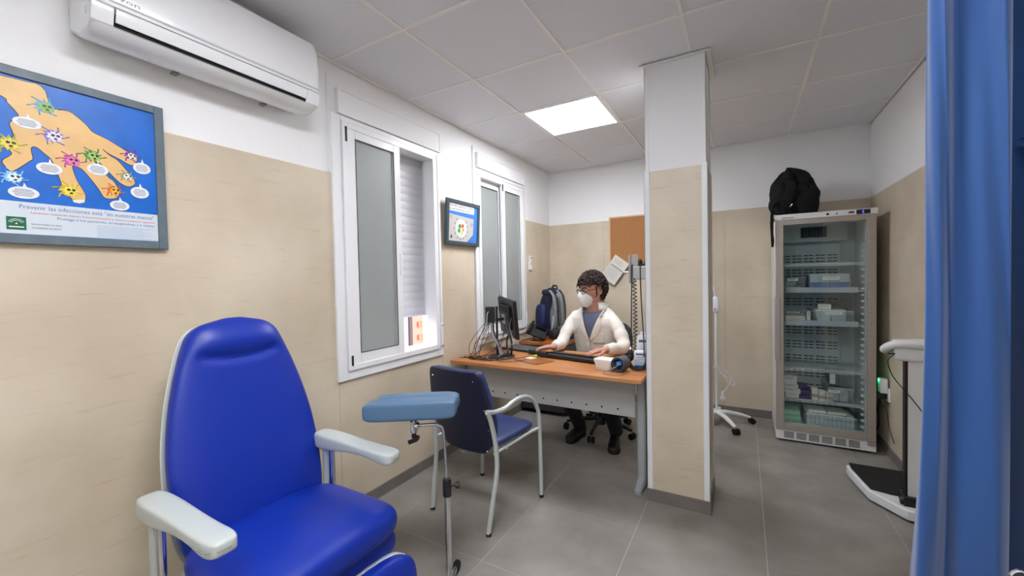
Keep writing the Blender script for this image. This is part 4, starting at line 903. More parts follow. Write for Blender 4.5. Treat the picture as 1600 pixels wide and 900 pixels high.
# head frame: face looks towards the monitor, slightly down
HC = Vector((.880, -1.090, 1.250))
HM = Matrix.Translation(HC) @ Matrix.Rotation(radians(-36), 4, 'Z') @ Matrix.Rotation(radians(8), 4, 'X') @ Matrix.Scale(1.10, 4)
def headp(d):
    """d unit vector in head space (-y front) -> surface point"""
    x, y, z = d
    p = Vector((x*.076, y*.098, z*.122))
    if z < -.05:                       # jaw narrows, chin forward
        k = min(1, (-z-.05)/.9); p.x *= 1-.42*k; p.y = p.y*(1-.10*k) if y < 0 else p.y*(1-.45*k)
        if y < 0: p.y -= .012*k
    if z > .1 and y > 0: p.y *= 1.06
    g = lambda v, c, s: math.exp(-((v-c)/s)**2)
    if y < 0:
        p.y -= .026*g(x, 0, .13)*g(z, -.20, .17)*max(0, -y)      # nose
        p.y -= .012*g(x, 0, .10)*g(z, -.02, .16)                 # nose bridge
        p.y += .010*(g(x, .36, .17)+g(x, -.36, .17))*g(z, .03, .11)  # eye sockets
        p.y -= .006*g(z, .20, .10)*g(x, 0, .6)                   # brow
        p.y -= .006*g(x, 0, .25)*g(z, -.52, .08)                 # lips
        p.y += .004*g(x, 0, .3)*g(z, -.66, .06)
        p.y -= .006*g(x, 0, .22)*g(z, -.86, .10)                 # chin
    return p
def sph(n=48, m=32, fn=None):
    rings = []
    for i in range(1, m):
        a = pi*i/m
        rings.append([fn(Vector((sin(a)*cos(2*pi*j/n), sin(a)*sin(2*pi*j/n), -cos(a)))) for j in range(n)])
    return rings
def hand(mb, W, D, side, palmz=(0, 0, 1), curl=.35, L=.092, wd=.042):
    """W wrist, D direction of the fingers, side = +1 thumb on the left of D seen from above"""
    D = Vector(D).normalized(); U = Vector(palmz); U = (U-D*U.dot(D)).normalized(); S = U.cross(D)*side
    rings = []
    for t, hw, th in ((-.02, .026, .019), (0, .026, .018), (.02, .031, .017), (.05, .038, .0155), (.08, .040, .0135), (.095, .037, .011)):
        rings.append([W+D*t+S*hw*sup(2*pi*j/20, 2.8)[0]+U*(th*sup(2*pi*j/20, 2.8)[1]+.0+.006*sin(pi*min(1, max(0, t)/.095))) for j in range(20)])
    mb.loft(rings)
    for k, (o, l) in enumerate(((.030, .068), (.0105, .078), (-.0095, .073), (-.029, .056))):
        b = W+D*(.088-.004*abs(k-1))+S*o*1.02+U*.003; sp = D*1+S*(.10*(1.2-k*.8)); sp.normalize()
        d1 = (sp*cos(curl*.4)-U*sin(curl*.4)); d2 = sp*cos(curl*1.3)-U*sin(curl*1.3); d3 = sp*cos(curl*2.2)-U*sin(curl*2.2)
        p1 = b+d1*l*.45; p2 = p1+d2*l*.32; p3 = p2+d3*l*.25
        mb.tube([b-sp*.02, b, p1, p2, p3, p3+d3*.004], [.0088, .0092, .0086, .0078, .0066, .0035], 10)
        mb.ball(p1, .0089, 10, 6); mb.ball(p2, .0079, 10, 6)
    b = W+D*.022+S*.028-U*.004; t1 = (D*.72+S*.62-U*.22).normalized(); t2 = (D*.93+S*.22-U*.30).normalized()
    mb.tube([b-t1*.02, b, b+t1*.038, b+t1*.038+t2*.030, b+t1*.038+t2*.044], [.013, .0135, .011, .0095, .005], 10)
S1 = tw(-.180, -.060, 1.00); E1 = Vector((.640, -1.215, .800)); W1_ = Vector((.672, -1.455, .800))
S2 = tw(.180, -.075, .985); E2 = Vector((1.175, -1.235, .795)); W2_ = Vector((1.095, -1.455, .806))
D1 = Vector((.535, -1.505, .788))-W1_; D2 = Vector((.955, -1.565, .785))-W2_
mb = MB()
mb.loft([[HM @ p for p in r] for r in sph(fn=headp)])
for sg in (-1, 1):   # ears
    TE = HM @ Matrix.Translation((sg*.077, .012, -.005)) @ Matrix.Rotation(sg*radians(18), 4, 'Z')
    mb.tube([TE @ Vector((0, .020*cos(a)*(.8 if sin(a) < 0 else 1.1)+.004, .031*sin(a))) for a in [2*pi*i/16 for i in range(17)]], .0052, 8)
    mb.ball(TE @ Vector((-sg*.003, .002, 0)), (.007, .016, .026), 10, 8)
mb.tube([NB+Vector((0, .02, -.09)), NB+Vector((0, .012, -.03)), NB+Vector((-.002, .002, .03)), HM @ Vector((0, .028, -.085)), HM @ Vector((0, .02, -.03))], [.095, .078, .066, .064, .066], 20)
torso(mb, -.022, .52, 1.08)
mb.tube([S1, S1.lerp(E1, .5), E1, E1.lerp(W1_, .5), W1_], [.040, .034, .030, .029, .024], 14)
mb.tube([S2, S2.lerp(E2, .5), E2, E2.lerp(W2_, .5), W2_], [.040, .034, .030, .029, .024], 14)
hand(mb, W1_, D1, -1, curl=.30); hand(mb, W2_, D2, 1, curl=.34)
HIP = {-1: tw(-.09, 0, .50), 1: tw(.09, 0, .50)}
KN = {-1: Vector((.745, -1.44, .50)), 1: Vector((1.09, -1.45, .50))}
AN = {-1: Vector((.775, -1.185, .09)), 1: Vector((1.105, -1.225, .09))}
for s_ in (-1, 1):
    mb.tube([HIP[s_], HIP[s_].lerp(KN[s_], .5), KN[s_], KN[s_].lerp(AN[s_], .4), AN[s_]], [.085, .072, .055, .05, .036], 14)
person = mb.build('person', M_skin, None, smooth=60)
rm = person.modifiers.new('remesh', 'REMESH'); rm.mode = 'VOXEL'; rm.voxel_size = .0042; rm.use_smooth_shade = True
sm = person.modifiers.new('smooth', 'SMOOTH'); sm.factor = .5; sm.iterations = 2
tag(person, 'doctor in a white coat, glasses and white face mask, seated typing at the desk', 'person')
# eyes, brows
for sg in (-1, 1):
    e_ = MB().ball(HM @ Vector((sg*.030, -.0865, .006)), (.0125, .0125, .0105), 14, 10).build('eye', mat('eye_white', '#e6e1dc', .3), person)
    MB().ball(HM @ Vector((sg*.030, -.0965, .004)), .0045, 10, 8).build('iris', mat('iris_dark', '#2a1a12', .2), e_)
    MB().tube([HM @ Vector(p) for p in ((sg*.012, -.103, .026), (sg*.030, -.100, .033), (sg*.050, -.086, .027))], [.004, .0045, .002], 6, flat=.8).build('eyebrow', mat('brow_dark', '#241915', .8), person)
# mask
M_mask = mat('mask_white', '#eeeeed', .75, bump=.1, bscale=120)
mb = MB(); rings = []
for i in range(13):
    v = i/12; zc = .06-1.02*v*.98   # from the nose bridge to under the chin
    rr = []
    for j in range(17):
        t = -1+2*j/16; az = t*radians(62+8*sin(pi*v)-14*(1-v)**3*2)
        zz_ = zc-.10*abs(t)**1.5*(1-v)*2.0+.08*abs(t)**2*v
        h = sqrt(max(.05, 1-min(.98, zz_*zz_))); d = Vector((sin(az)*h, -cos(az)*h, zz_))
        p = headp(d)*1.03; p += Vector((0, -(.008+.044*min(1, v*1.3))*(1 if v < .82 else 1-(v-.82)/.18*.75)*(1-t**4)**.8-.002, 0)); p.z -= .016*v*(1-t*t); rr.append(HM @ p)
    rings.append(rr)
vs = [p for r in rings for p in r]; fs = []
for i in range(12):
    for j in range(16): a = i*17+j; fs.append((a, a+1, a+18, a+17))
mk = MB().add(vs, fs).build('face_mask', M_mask, person, smooth=60)
so = mk.modifiers.new('s', 'SOLIDIFY'); so.thickness = .003; sb_ = mk.modifiers.new('d', 'SUBSURF'); sb_.levels = sb_.render_levels = 1
mid = [HM @ (headp(Vector((sin(t*1.0)*.93, -cos(t*1.0)*.93, -.28)).normalized())*1.03+Vector((0, -.033*(1-(t/1.1)**4)**.8, 0))) for t in [-.9+1.8*i/12 for i in range(13)]]
for sg in (-1, 1):
    for z0, z1 in ((-.012, .020), (-.072, -.024)):
        MB().tube(spline([HM @ Vector((sg*.064, -.052, z0)), HM @ Vector((sg*.0765, -.020, (z0*2+z1)/3)), HM @ Vector((sg*.084, .014, z1)), HM @ Vector((sg*.080, .026, z1*.8))]), .0019, 6).build('ear_strap', mat('strap_beige', '#e3c8a6', .6), mk)
# glasses
M_gl = mat('glasses_frame', '#2b2326', .3)
gl = MB()
for sg in (-1, 1):
    c = Vector((sg*.034, -.116, .004)); gl.tube([HM @ (c+Vector((.026*sup(2*pi*j/24, 3)[0], .006*abs(cos(2*pi*j/24))*0+abs(.0), .017*sup(2*pi*j/24, 3)[1]))+Vector((0, .010*max(0, sg*sup(2*pi*j/24, 3)[0]), 0))) for j in range(25)], .0020, 6)
    gl.tube([HM @ Vector((sg*.060, -.106, .010)), HM @ Vector((sg*.074, -.070, .010)), HM @ Vector((sg*.081, .0, .010)), HM @ Vector((sg*.080, .022, .0))], .0022, 6)
gl.tube([HM @ Vector((-.009, -.118, .008)), HM @ Vector((0, -.121, .010)), HM @ Vector((.009, -.118, .008))], .0018, 6)
g_ = gl.build('glasses', M_gl, person)
for sg in (-1, 1):
    MB().prism([HM @ Vector((sg*.034+.025*sup(2*pi*j/20, 3)[0], -.116+.010*max(0, sg*sup(2*pi*j/20, 3)[0]), .004+.016*sup(2*pi*j/20, 3)[1])) for j in range(20)], (0, 1, 0), .0008).build('lens', M_glass, g_)
# hair: a cap plus many loose wavy locks
M_hair = mat('hair_dark', '#2b1d17', .7, var=.4, vscale=90)
mb = MB()
def hairp(d):
    p = headp(d); x, y, z = d
    front_ = -y; lim = .26+.22*max(0, front_)**1.2
    if y > -.1: lim = -.62+.25*max(0, -y) if y > .15 else -.05+(-.57)*(y+.1)/.25
    k = 1/(1+math.exp(-(z-lim)*16)); k *= 1-math.exp(-(((y-.10)/.22)**2+((z+.08)/.30)**2))*(1 if abs(x) > .6 else 0); g = .80+.38*k
    nn = noise.noise(Vector((x*5, y*5, z*5)))*.07*k
    return Vector((p.x*(g+nn), p.y*(g+nn)+.004*k, p.z*(g*1.0+nn*.8)))
mb.loft([[HM @ p for p in r] for r in sph(56, 40, hairp)])
R_ = random.Random(11)
for k in range(1500):
    d = Vector((R_.gauss(0, 1), R_.gauss(.25, 1), R_.gauss(.35, 1))).normalized(); x, y, z = d
    lim = .26+.20*max(0, -y)**1.2
    if y > -.1: lim = -.55 if y > .15 else 0-.5*(y+.1)/.25
    if z < lim or (abs(x) > .60 and ((y-.10)/.30)**2+((z+.08)/.34)**2 < 1): continue
    p = headp(d)*1.17; tdir = Vector((R_.uniform(-1, 1), R_.uniform(-.4, 1) if y > -.3 else -1, R_.uniform(-1.2, .2))); tdir = (tdir-d*tdir.dot(d)).normalized(); sdv = d.cross(tdir)
    L_ = R_.uniform(.022, .044); pts = []
    for i in range(6):
        t = i/5; pts.append(HM @ (p+tdir*L_*t+sdv*.009*sin(t*6+k)+d*(.014*sin(pi*t)-.002)))
    mb.tube(pts, [.0018, .0034, .0040, .0036, .0026, .001], 4)
for sg in (-1, 1):   # sideburns
    mb.tube([HM @ Vector((sg*.0765, -.022, .03)), HM @ Vector((sg*.078, -.020, .0)), HM @ Vector((sg*.074, -.022, -.035)), HM @ Vector((sg*.066, -.026, -.060))], [.006, .0055, .004, .002], 8, flat=1.2)
mb.build('hair', M_hair, person, smooth=60)
# shirt behind the coat opening
def patch(name, zs, fx0, fx1, off, m, par, th=.003, nx=9):
    rr = []
    for i in range(zs[2]+1):
        z = zs[0]+(zs[1]-zs[0])*i/zs[2]; rr.append([front(fx0(z)+(fx1(z)-fx0(z))*j/(nx-1), z, off) for j in range(nx)])
    vs = [p for r in rr for p in r]; fs = [(i*nx+j, i*nx+j+1, (i+1)*nx+j+1, (i+1)*nx+j) for i in range(zs[2]) for j in range(nx-1)]
    o = MB().add(vs, fs).build(name, m, par, smooth=60); s_ = o.modifiers.new('s', 'SOLIDIFY'); s_.thickness = th; s_.offset = 0; return o
mb = MB(); torso(mb, -.012, .44, 1.08); shirt = mb.build('shirt', mat('shirt_slate', '#5a6178', .85, bump=.2, bscale=60), person, smooth=60)
patch('shirt_front', (.83, 1.062, 14), lambda z: .020-(z-.83)*.30, lambda z: .026+(z-.83)*.42, .011, MATS['shirt_slate'], shirt)
MB().tube([front(-.045+.165*i/14, 1.074-.018*sin(pi*i/14), .010) for i in range(15)], .005, 8).build('neckline', MATS['shirt_slate'], shirt)
# coat: torso, skirt and sleeves in one surface
mb = MB(); torso(mb, .004, .44, 1.11)
def sleeve(S, E, W, bow):
    a = tw(0, -.05, .99); pts = spline([S.lerp(a, .45)+Vector((0, 0, .012)), S+Vector((0, 0, .006)), S.lerp(E, .5)+bow, E, E.lerp(W, .55), W.lerp(E, .06)], 5)
    rad = lerp_list([.050, .058, .055, .051, .046, .038], len(pts)); 
    rad = [r*(1+.035*sin(i*1.9)+.02*sin(i*4.1)) for i, r in enumerate(rad)]
    mb.tube(pts, rad, 18)
sleeve(S1, E1, W1_, Vector((-.015, -.01, 0))); sleeve(S2, E2, W2_, Vector((.02, 0, 0)))
coat = mb.build('lab_coat', M_coat, person, smooth=60)
rm = coat.modifiers.new('remesh', 'REMESH'); rm.mode = 'VOXEL'; rm.voxel_size = .007; rm.use_smooth_shade = True
sm = coat.modifiers.new('smooth', 'SMOOTH'); sm.factor = .6; sm.iterations = 4
tx = bpy.data.textures.new('folds', 'CLOUDS'); tx.noise_scale = .09
dp = coat.modifiers.new('disp', 'DISPLACE'); dp.texture = tx; dp.strength = .012; dp.mid_level = .5; dp.texture_coords = 'GLOBAL'
# lapels, collar, pocket
for sg in (-1, 1):
    k0 = .30 if sg < 0 else .42
    inner = lambda z, k0=k0, sg=sg: sg*(.003+(z-.83)*k0)+.022
    outer = lambda z, k0=k0, sg=sg: sg*(.010+(z-.83)*k0+.052*sin(pi*min(1, max(0, (z-.82)/.20)))**.8)+.022
    patch('lapel', (.825, 1.075, 18), inner, outer, .022, M_coat, coat, .007, 6)
colp = []
for i in range(21):
    a = radians(-138+276*i/20)+pi/2; colp.append((tw(.012+.118*cos(a), -.066+.108*sin(a), 1.095+.026*(1 if i in range(4, 17) else .4)*1), a))
rr = []
for p, a in colp: rr.append([p+Vector((0, 0, -.035)), p, tw(*(Vector((.012+.088*cos(a), -.060+.080*sin(a), 1.140)))), tw(.012+.086*cos(a), -.060+.078*sin(a), 1.145)])
mb = MB(); vs = [q for r in rr for q in r]; mb.add(vs, [(i*4+j, i*4+j+1, (i+1)*4+j+1, (i+1)*4+j) for i in range(20) for j in range(3)])
cl = mb.build('collar', M_coat, coat, smooth=70); s_ = cl.modifiers.new('s', 'SOLIDIFY'); s_.thickness = .004
patch('chest_pocket', (.80, .895, 5), lambda z: .055, lambda z: .145, .0165, M_coat, coat, .003, 6)
patch('placket', (.50, .83, 8), lambda z: -.022, lambda z: .014, .0125, M_coat, coat, .003, 3)
for z in (.79, .70, .61):
    p = front(-.006, z, .016); MB().cyl(p, p+TZ.to_3x3() @ Vector((0, -.003, 0)), .007).build('button', M_plast, coat)
p = front(-.105, .90, .018); RT3 = TZ.to_3x3() @ Matrix.Rotation(radians(-30), 3, 'Z') @ RB
text('coat_emblem', 'S', .035, p, RT3, mat('print_grey', '#6a6f78', .5), coat); text('coat_lettering', 'SALUD', .012, front(-.125, .882, .020), RT3, mat('print_grey', '#6a6f78', .5), coat)
# trousers, shoes
M_tr = mat('trousers_dark', '#1b1c22', .85)
for_leg = MB(); torso(for_leg, .0, .44, .60)
for s_ in (-1, 1): for_leg.tube([HIP[s_], HIP[s_].lerp(KN[s_], .5), KN[s_], KN[s_].lerp(AN[s_], .4), AN[s_]+Vector((0, 0, .01))], [.10, .088, .070, .064, .055], 16)
tr = for_leg.build('trousers', M_tr, person, smooth=60); rm = tr.modifiers.new('r', 'REMESH'); rm.mode = 'VOXEL'; rm.voxel_size = .009; rm.use_smooth_shade = True
M_shoe = mat('shoe_brown', '#1a1210', .5)
for s_ in (-1, 1):
    a = AN[s_]; ang_ = radians(-10 if s_ < 0 else 12); TSh = Matrix.Translation((a.x, a.y-.055, 0)) @ Matrix.Rotation(ang_, 4, 'Z')
    mb = MB(); rings = []
    for y, hw, h in ((.115, .015, .05), (.105, .030, .085), (.07, .036, .098), (.03, .037, .095), (-.02, .040, .07), (-.08, .046, .055), (-.125, .040, .045), (-.150, .022, .035)):
        rings.append([TSh @ Vector((sup(2*pi*j/20, 2.6)[0]*hw, y, .014+h/2+(sup(2*pi*j/20, 2.6)[1])*h/2)) for j in range(20)])
    sh_ = mb.loft(rings).build('shoe', M_shoe, person, smooth=60)
    mb = MB(); out_ = [TSh @ Vector((hw*1.05*sg, y, 0)) for sg, seq in ((1, 1), (-1, -1)) for y, hw in (((.115, .02), (.07, .036), (0, .036), (-.08, .047), (-.13, .036), (-.152, .012)) if sg == 1 else ((-.152, .012), (-.13, .036), (-.08, .047), (0, .036), (.07, .036), (.115, .02)))]
    mb.prism(out_, (0, 0, 1), .018).build('sole', M_rubber, sh_)
# ------------------------------------------------------------ examination lamp on castors (behind the pillar)
lm = thing('examination_lamp', (1.78, -.35, 0), 'white examination lamp on a wheeled stand, partly behind the pillar', 'lamp')
M_lw = mat('lamp_white', '#e9ecec', .35)
LP = Vector((1.785, -.35, 0))
MB().cyl(LP+Vector((0, 0, .09)), LP+Vector((0, 0, 1.02)), .0115).build('pole', M_lw, lm)
MB().cyl(LP+Vector((0, 0, .92)), LP+Vector((0, 0, .935)), .014).build('pole_joint', M_lw, lm)
b_ = MB(); cushion(b_, LP+Vector((0, 0, 1.085)), .030, .024, .075, e=3, n=24, m=12); b_ = b_.build('handle_box', M_lw, lm, smooth=60)
MB().cyl(LP+Vector((-.006, -.024, 1.045)), LP+Vector((-.006, -.026, 1.045)), .006).build('switch', M_black, b_)
nk = spline([LP+Vector((0, 0, 1.15)), LP+Vector((-.008, 0, 1.21)), LP+Vector((-.045, .01, 1.28)), LP+Vector((-.14, .02, 1.33)), LP+Vector((-.27, .02, 1.28)), LP+Vector((-.32, .02, 1.20))])
MB().tube(nk, .0085, 10).build('flexible_neck', M_lw, lm)
MB().lathe([(0, .06), (.02, .055), (.035, .03), (.055, -.02), (.05, -.02), (.0, .03)], LP+Vector((-.325, .02, 1.17))).build('lamp_head', M_lw, lm)
for k, (tx_, ty_) in enumerate(((1.945, -.575), (2.065, -.225), (1.80, -.05), (1.56, -.20), (1.62, -.60))):
    e_ = Vector((tx_, ty_, 0)); d = e_-LP; pts = [LP+Vector((0, 0, .105)), LP+d*.3+Vector((0, 0, .105)), LP+d*.65+Vector((0, 0, .085)), LP+d*.95+Vector((0, 0, .058))]
    l_ = MB().tube(spline(pts), lerp_list([.032, .026, .022, .015], 25), 10, flat=.7).build('leg', M_lw, lm)
    s_ = Vector((-d.y, d.x, 0)).normalized()
    for sg in (-1, 1): MB().cyl(e_+s_*sg*.006+Vector((0, 0, .025)), e_+s_*sg*.024+Vector((0, 0, .025)), .025).build('castor_wheel', M_rubber, l_)
cb_ = [Vector(p)+LP for p in ((-.09, -.03, .62), (-.02, -.03, .52), (.06, -.02, .45), (.13, -.02, .42), (.145, -.02, .37), (.09, -.02, .40), (.02, -.02, .50), (-.04, -.03, .515), (.02, -.02, .525), (.09, -.02, .48), (.12, -.02, .42), (.08, -.02, .33), (.05, -.02, .30))]
cbl = MB().tube(spline(cb_), .0038, 6).build('power_cord', mat('cord_white', '#e2e4e4', .45), lm)
MB().cyl(LP+Vector((.05, -.02, .30)), LP+Vector((.05, -.02, .255)), .012).box(LP.x+.03, LP.x+.07, LP.y-.03, LP.y-.01, .235, .26).cyl(LP+Vector((.042, -.02, .235)), LP+Vector((.042, -.02, .215)), .003).cyl(LP+Vector((.058, -.02, .235)), LP+Vector((.058, -.02, .215)), .003).build('plug', M_plast, cbl)
# ------------------------------------------------------------ medicine fridge
fr = thing('medicine_fridge', (2.54, -.30, 0), 'tall glass-door medicine fridge with a grey steel door frame, in the right corner', 'fridge')
FX0, FX1, FY0, FY1, FZ = 2.228, 2.853, -.515, -.03, 1.815
M_fw = mat('fridge_white', '#dfe0df', .35); M_fs = mat('fridge_steel', '#a89f95', .40, .3, var=.05, vscale=40); M_fi = mat('fridge_inner', '#cdd6da', .4)
sbox(FX0, FX0+.035, FY0, FY1, .03, FZ).build('side_panel', M_fw, fr, bevel=.004); sbox(FX1-.035, FX1, FY0, FY1, .03, FZ).build('side_panel', M_fw, fr, bevel=.004)
sbox(FX0+.035, FX1-.035, FY0, FY1, .03, .112).build('bottom_panel', M_fw, fr); sbox(FX0, FX1, FY0-.045, FY1, FZ-.035, FZ+.008).build('top_panel', M_fw, fr, bevel=.003)
sbox(FX0+.035, FX1-.035, FY1-.04, FY1, .11, FZ-.035).build('rear_panel', M_fi, fr)
sbox(FX0+.035, FX0+.037, FY0, FY1-.04, .11, FZ-.035).build('inner_liner', M_fi, fr); sbox(FX1-.037, FX1-.035, FY0, FY1-.04, .11, FZ-.035).build('inner_liner', M_fi, fr)
# raised inner back panel with slots and the evaporator box
bp2 = sbox(FX0+.05, FX1-.135, FY1-.075, FY1-.04, .16, 1.60).build('air_duct_panel', M_fi, fr, bevel=.004)
mb = MB(); z = .20
while z < 1.56:
    for rz in range(3):
        for c in range(5):
            for h in range(2): x = FX0+.07+c*.083+h*.036; mb.box(x, x+.030, FY1-.0765, FY1-.074, z+rz*.026, z+rz*.026+.008)
    z += .125
sl_ = mb.build('air_slots', mat('slot_dark', '#15191c', .8), bp2, smooth=None); sl_['kind'] = 'stuff'
ev = sbox(FX0+.037, FX1-.10, FY1-.14, FY1-.04, 1.62, 1.775).build('evaporator_cover', M_fi, fr, bevel=.004)
sbox(2.435, 2.615, FY1-.1425, FY1-.139, 1.655, 1.745).build('fan_opening', mat('slot_dark', '#15191c', .8), ev)
mb = MB()
for k in range(9): mb.box(2.437+k*.0215, 2.439+k*.0215, FY1-.146, FY1-.143, 1.657, 1.743)
for k in range(5): mb.box(2.437, 2.613, FY1-.146, FY1-.143, 1.660+k*.0195, 1.662+k*.0195)
mb.build('fan_grille', mat('grille_wire', '#7d868b', .4, .5), ev, smooth=None)
# notched shelf supports, right wall and left wall
for xa, xb in ((FX1-.078, FX1-.037), (FX0+.037, FX0+.052)):
    rail = sbox(xb-.012 if xa > 2.5 else xa, xb if xa > 2.5 else xa+.012, -.50, -.485, .14, 1.62).build('support_rail', M_fi, fr)
    nm = MB().prism([(xa, -.49, .012 if xa > 2.5 else 0), (xb, -.49, 0 if xa > 2.5 else .012), (xb, -.49, .026), (xa, -.49, .020)], (0, 1, 0), .03).mesh('rail_notch')
    for k in range(30): q = put('rail_notch', nm, mat('notch_white', '#cfd6da', .4), rail); q.location = (0, -.012, .16+k*.048); q.matrix_parent_inverse = Matrix.Identity(4)
# door
do = MB().frame('y', FY0-.048, FY0-.002, FX0+.003, FX1-.002, .095, 1.779, .052, .05, .04).build('door', M_fs, fr, bevel=.002)
MB().frame('y', FY0-.02, FY0-.0015, FX0+.05, FX1-.05, .14, 1.745, .012).build('door_gasket', mat('gasket_grey', '#aeb6b8', .5), do)
sbox(FX0+.05, FX1-.05, FY0-.036, FY0-.032, .14, 1.745).build('door_glass', M_glass, do)
sbox(FX0-.004, FX0+.030, FY0-.055, FY0-.047, .66, 1.165).build('door_handle', mat('handle_pale', '#a9a29c', .35, .4), do, bevel=.003)
# control strip on top
sp = sbox(FX0-.002, FX1+.006, FY0-.052, FY0-.04, 1.780, 1.823).build('control_panel', M_fw, fr, bevel=.002)
text('panel_lettering', 'affcread', .017, (FX0+.045, FY0-.0525, 1.790), RB, mat('print_dark', '#4a4a4c', .5), sp, width=.075, bold=True)
sbox(2.735, 2.815, FY0-.0545, FY0-.052, 1.785, 1.817).build('display_window', mat('display_black', '#0b0b10', .15), sp, bevel=.002)
text('display_digit', '3', .024, (2.768, FY0-.0548, 1.792), RB, mat('digit_blue', '#2a35ff', .5, emit=2.2), sp, bold=True)
sbox(2.690, 2.722, FY0-.0535, FY0-.052, 1.796, 1.808).build('switch', mat('display_black', '#0b0b10', .15), sp)
MB().cyl((2.565, FY0-.052, 1.801), (2.565, FY0-.0545, 1.801), .009).build('lock', mat('lock_dark', '#39393b', .4), sp)
MB().ball((2.62, FY0-.0525, 1.800), (.005, .001, .007), 8, 6).build('printed_symbol', mat('print_dark', '#4a4a4c', .5), sp)
# plinth grille
pl = sbox(FX0, FX1, FY0-.04, FY0, .018, .092).build('plinth', M_fw, fr, bevel=.002)
for g in range(6):
    mb = MB(); x = FX0+.055+g*.082
    for k in range(6): mb.box(x, x+.066, FY0-.0412, FY0-.039, .033+k*.009, .0375+k*.009)
    mb.build('grille_slots', mat('slot_dark', '#15191c', .8), pl, smooth=None)
sbox(FX1-.05, FX1-.005, FY0-.048, FY0-.040, .066, .092).build('hinge', M_fs, pl)
for x in (FX0+.05, FX1-.05):
    for y in (FY0+.03, FY1-.05): MB().cyl((x, y, 0), (x, y, .032), .018).build('foot', M_black, fr)
# shelves
M_wire = mat('shelf_wire', '#dfe3e6', .35, .2); M_lip = mat('shelf_lip', '#b7bdc8', .3, .3)
SZ = {1: (1.425, 0), 2: (1.212, 1), 3: (.950, 1), 4: (.590, 0), 5: (.337, 0)}
for k, (z, lip) in SZ.items():
    mb = MB()
    for yy in (-.495, -.30, -.115): mb.cyl((FX0+.05, yy, z), (FX1-.05, yy, z), .0035, n=6)
    for i in range(40): x = FX0+.06+i*.0128; mb.box(x, x+.0028, -.497, -.113, z+.0028, z+.0055)
    if not lip:
        mb.cyl((FX0+.05, -.499, z-.013), (FX1-.05, -.499, z-.013), .003, n=6)
        for i in range(40): x = FX0+.06+i*.0128; mb.box(x, x+.0028, -.501, -.498, z-.013, z+.005)
    s_ = mb.build('wire_shelf', M_wire, fr, smooth=None)
    if lip: sbox(FX0+.075, FX1-.095, -.5125, -.508, z-.012, z+.030).build('shelf_lip', M_lip, s_, bevel=.002)
# contents
def bx(x0, x1, y0, y1, z0, z1, col, label, group, stripe=None, name='medicine_box', cat='box', ang=0, txt=True):
    t = thing(name, ((x0+x1)/2, (y0+y1)/2, z0), label, cat, group)
    c = Vector(((x0+x1)/2, (y0+y1)/2, 0)); T = Matrix.Translation(c) @ Matrix.Rotation(ang, 4, 'Z') @ Matrix.Translation(-c)
    b = sbox(x0, x1, y0, y1, z0, z1, T).build('carton', mat('carton_'+col[1:], col, .55), t, bevel=.0012)
    if stripe:
        a0, a1, sc = stripe; sbox(x0-.0004, x1+.0004, y0-.0008, y0+.01, z0+(z1-z0)*a0, z0+(z1-z0)*a1, T).build('printed_band', mat('band_'+sc[1:], sc, .5), b)
    if txt and z1-z0 > .02:
        mb = MB()
        for i in range(2): mb.box(x0+(x1-x0)*.15, x0+(x1-x0)*(.8-.2*i), y0-.0010, y0, z0+(z1-z0)*(.78-.16*i), z0+(z1-z0)*(.83-.16*i), T)
        mb.build('print_lines', mat('print_grey', '#6a6f78', .5), b, smooth=None)
    return t
def tub(x0, x1, y0, y1, z0, z1, label, lab2=None, fl=.006):
    t = thing('clear_bin', ((x0+x1)/2, (y0+y1)/2, z0), label, 'bin', 'clear plastic bins in the fridge')
    th = .0025; mb = MB()
    mb.box(x0+fl, x1-fl, y0, y1, z0, z0+th)
    for a, b in ((x0, x0+fl), (x1, x1-fl)):
        s_ = 1 if a == x0 else -1
        mb.prism([(a, y0, z1), (a+s_*th, y0, z1), (b+s_*th, y0, z0+th), (b, y0, z0+th)], (0, 1, 0), y1-y0)
    mb.box(x0+.002, x1-.002, y0-th, y0, z0, z1).box(x0+.002, x1-.002, y1, y1+th, z0, z1)
    mb.build('bin_shell', M_bin, t)
    MB().box(x0-.002, x1+.002, y0-.005, y0-.0026, z1-.004, z1+.001).build('bin_rim', glassmix('bin_rim', '#ffffff', .6, .3, '#d9e2e6', True) if 'bin_rim' not in MATS else MATS['bin_rim'], t)
    if lab2: 
        q = sbox(lab2[0], lab2[1], y0-.0062, y0-.0052, lab2[2], lab2[3]).build('paper_label', mat('label_white', '#dfe3e4', .6), t)
        sbox(lab2[0]+.008, lab2[1]-.015, y0-.0068, y0-.0062, (lab2[2]+lab2[3])/2, (lab2[2]+lab2[3])/2+.004).build('label_text', mat('print_dark', '#4a4a4c', .5), q)
    return t
z = SZ[2][0]+.006
tub(2.285, 2.435, -.49, -.16, z, z+.105, 'clear bin at the left end of the second fridge shelf', (2.315, 2.385, z+.075, z+.095))
for k, (a, b, c, d) in enumerate(((2.30, 2.36, .004, .04), (2.345, 2.41, .004, .028), (2.31, 2.38, .042, .068))):
    bx(a, b, -.44+.02*k, -.34+.02*k, z+c, z+d, '#d8dcdd', ['white carton at the back of the left bin, second shelf', 'small flat white carton in the left bin, second shelf', 'white carton lying on top in the left bin, second shelf'][k], 'white cartons in the second-shelf bin')
tub(2.455, 2.720, -.49, -.16, z, z+.125, 'wide clear bin holding four blue-striped cartons on the second fridge shelf', (2.545, 2.65, z+.082, z+.108), fl=.008)
for k in range(4): bx(2.468+k*.061, 2.526+k*.061, -.485, -.25, z+.004, z+.128, '#dfe2df', ['leftmost', 'second from left', 'third from left', 'rightmost'][k]+' of the four white and blue cartons on the second fridge shelf', 'white and blue cartons', (.0, .48, '#1a63b8'), txt=False)
z = SZ[3][0]+.006
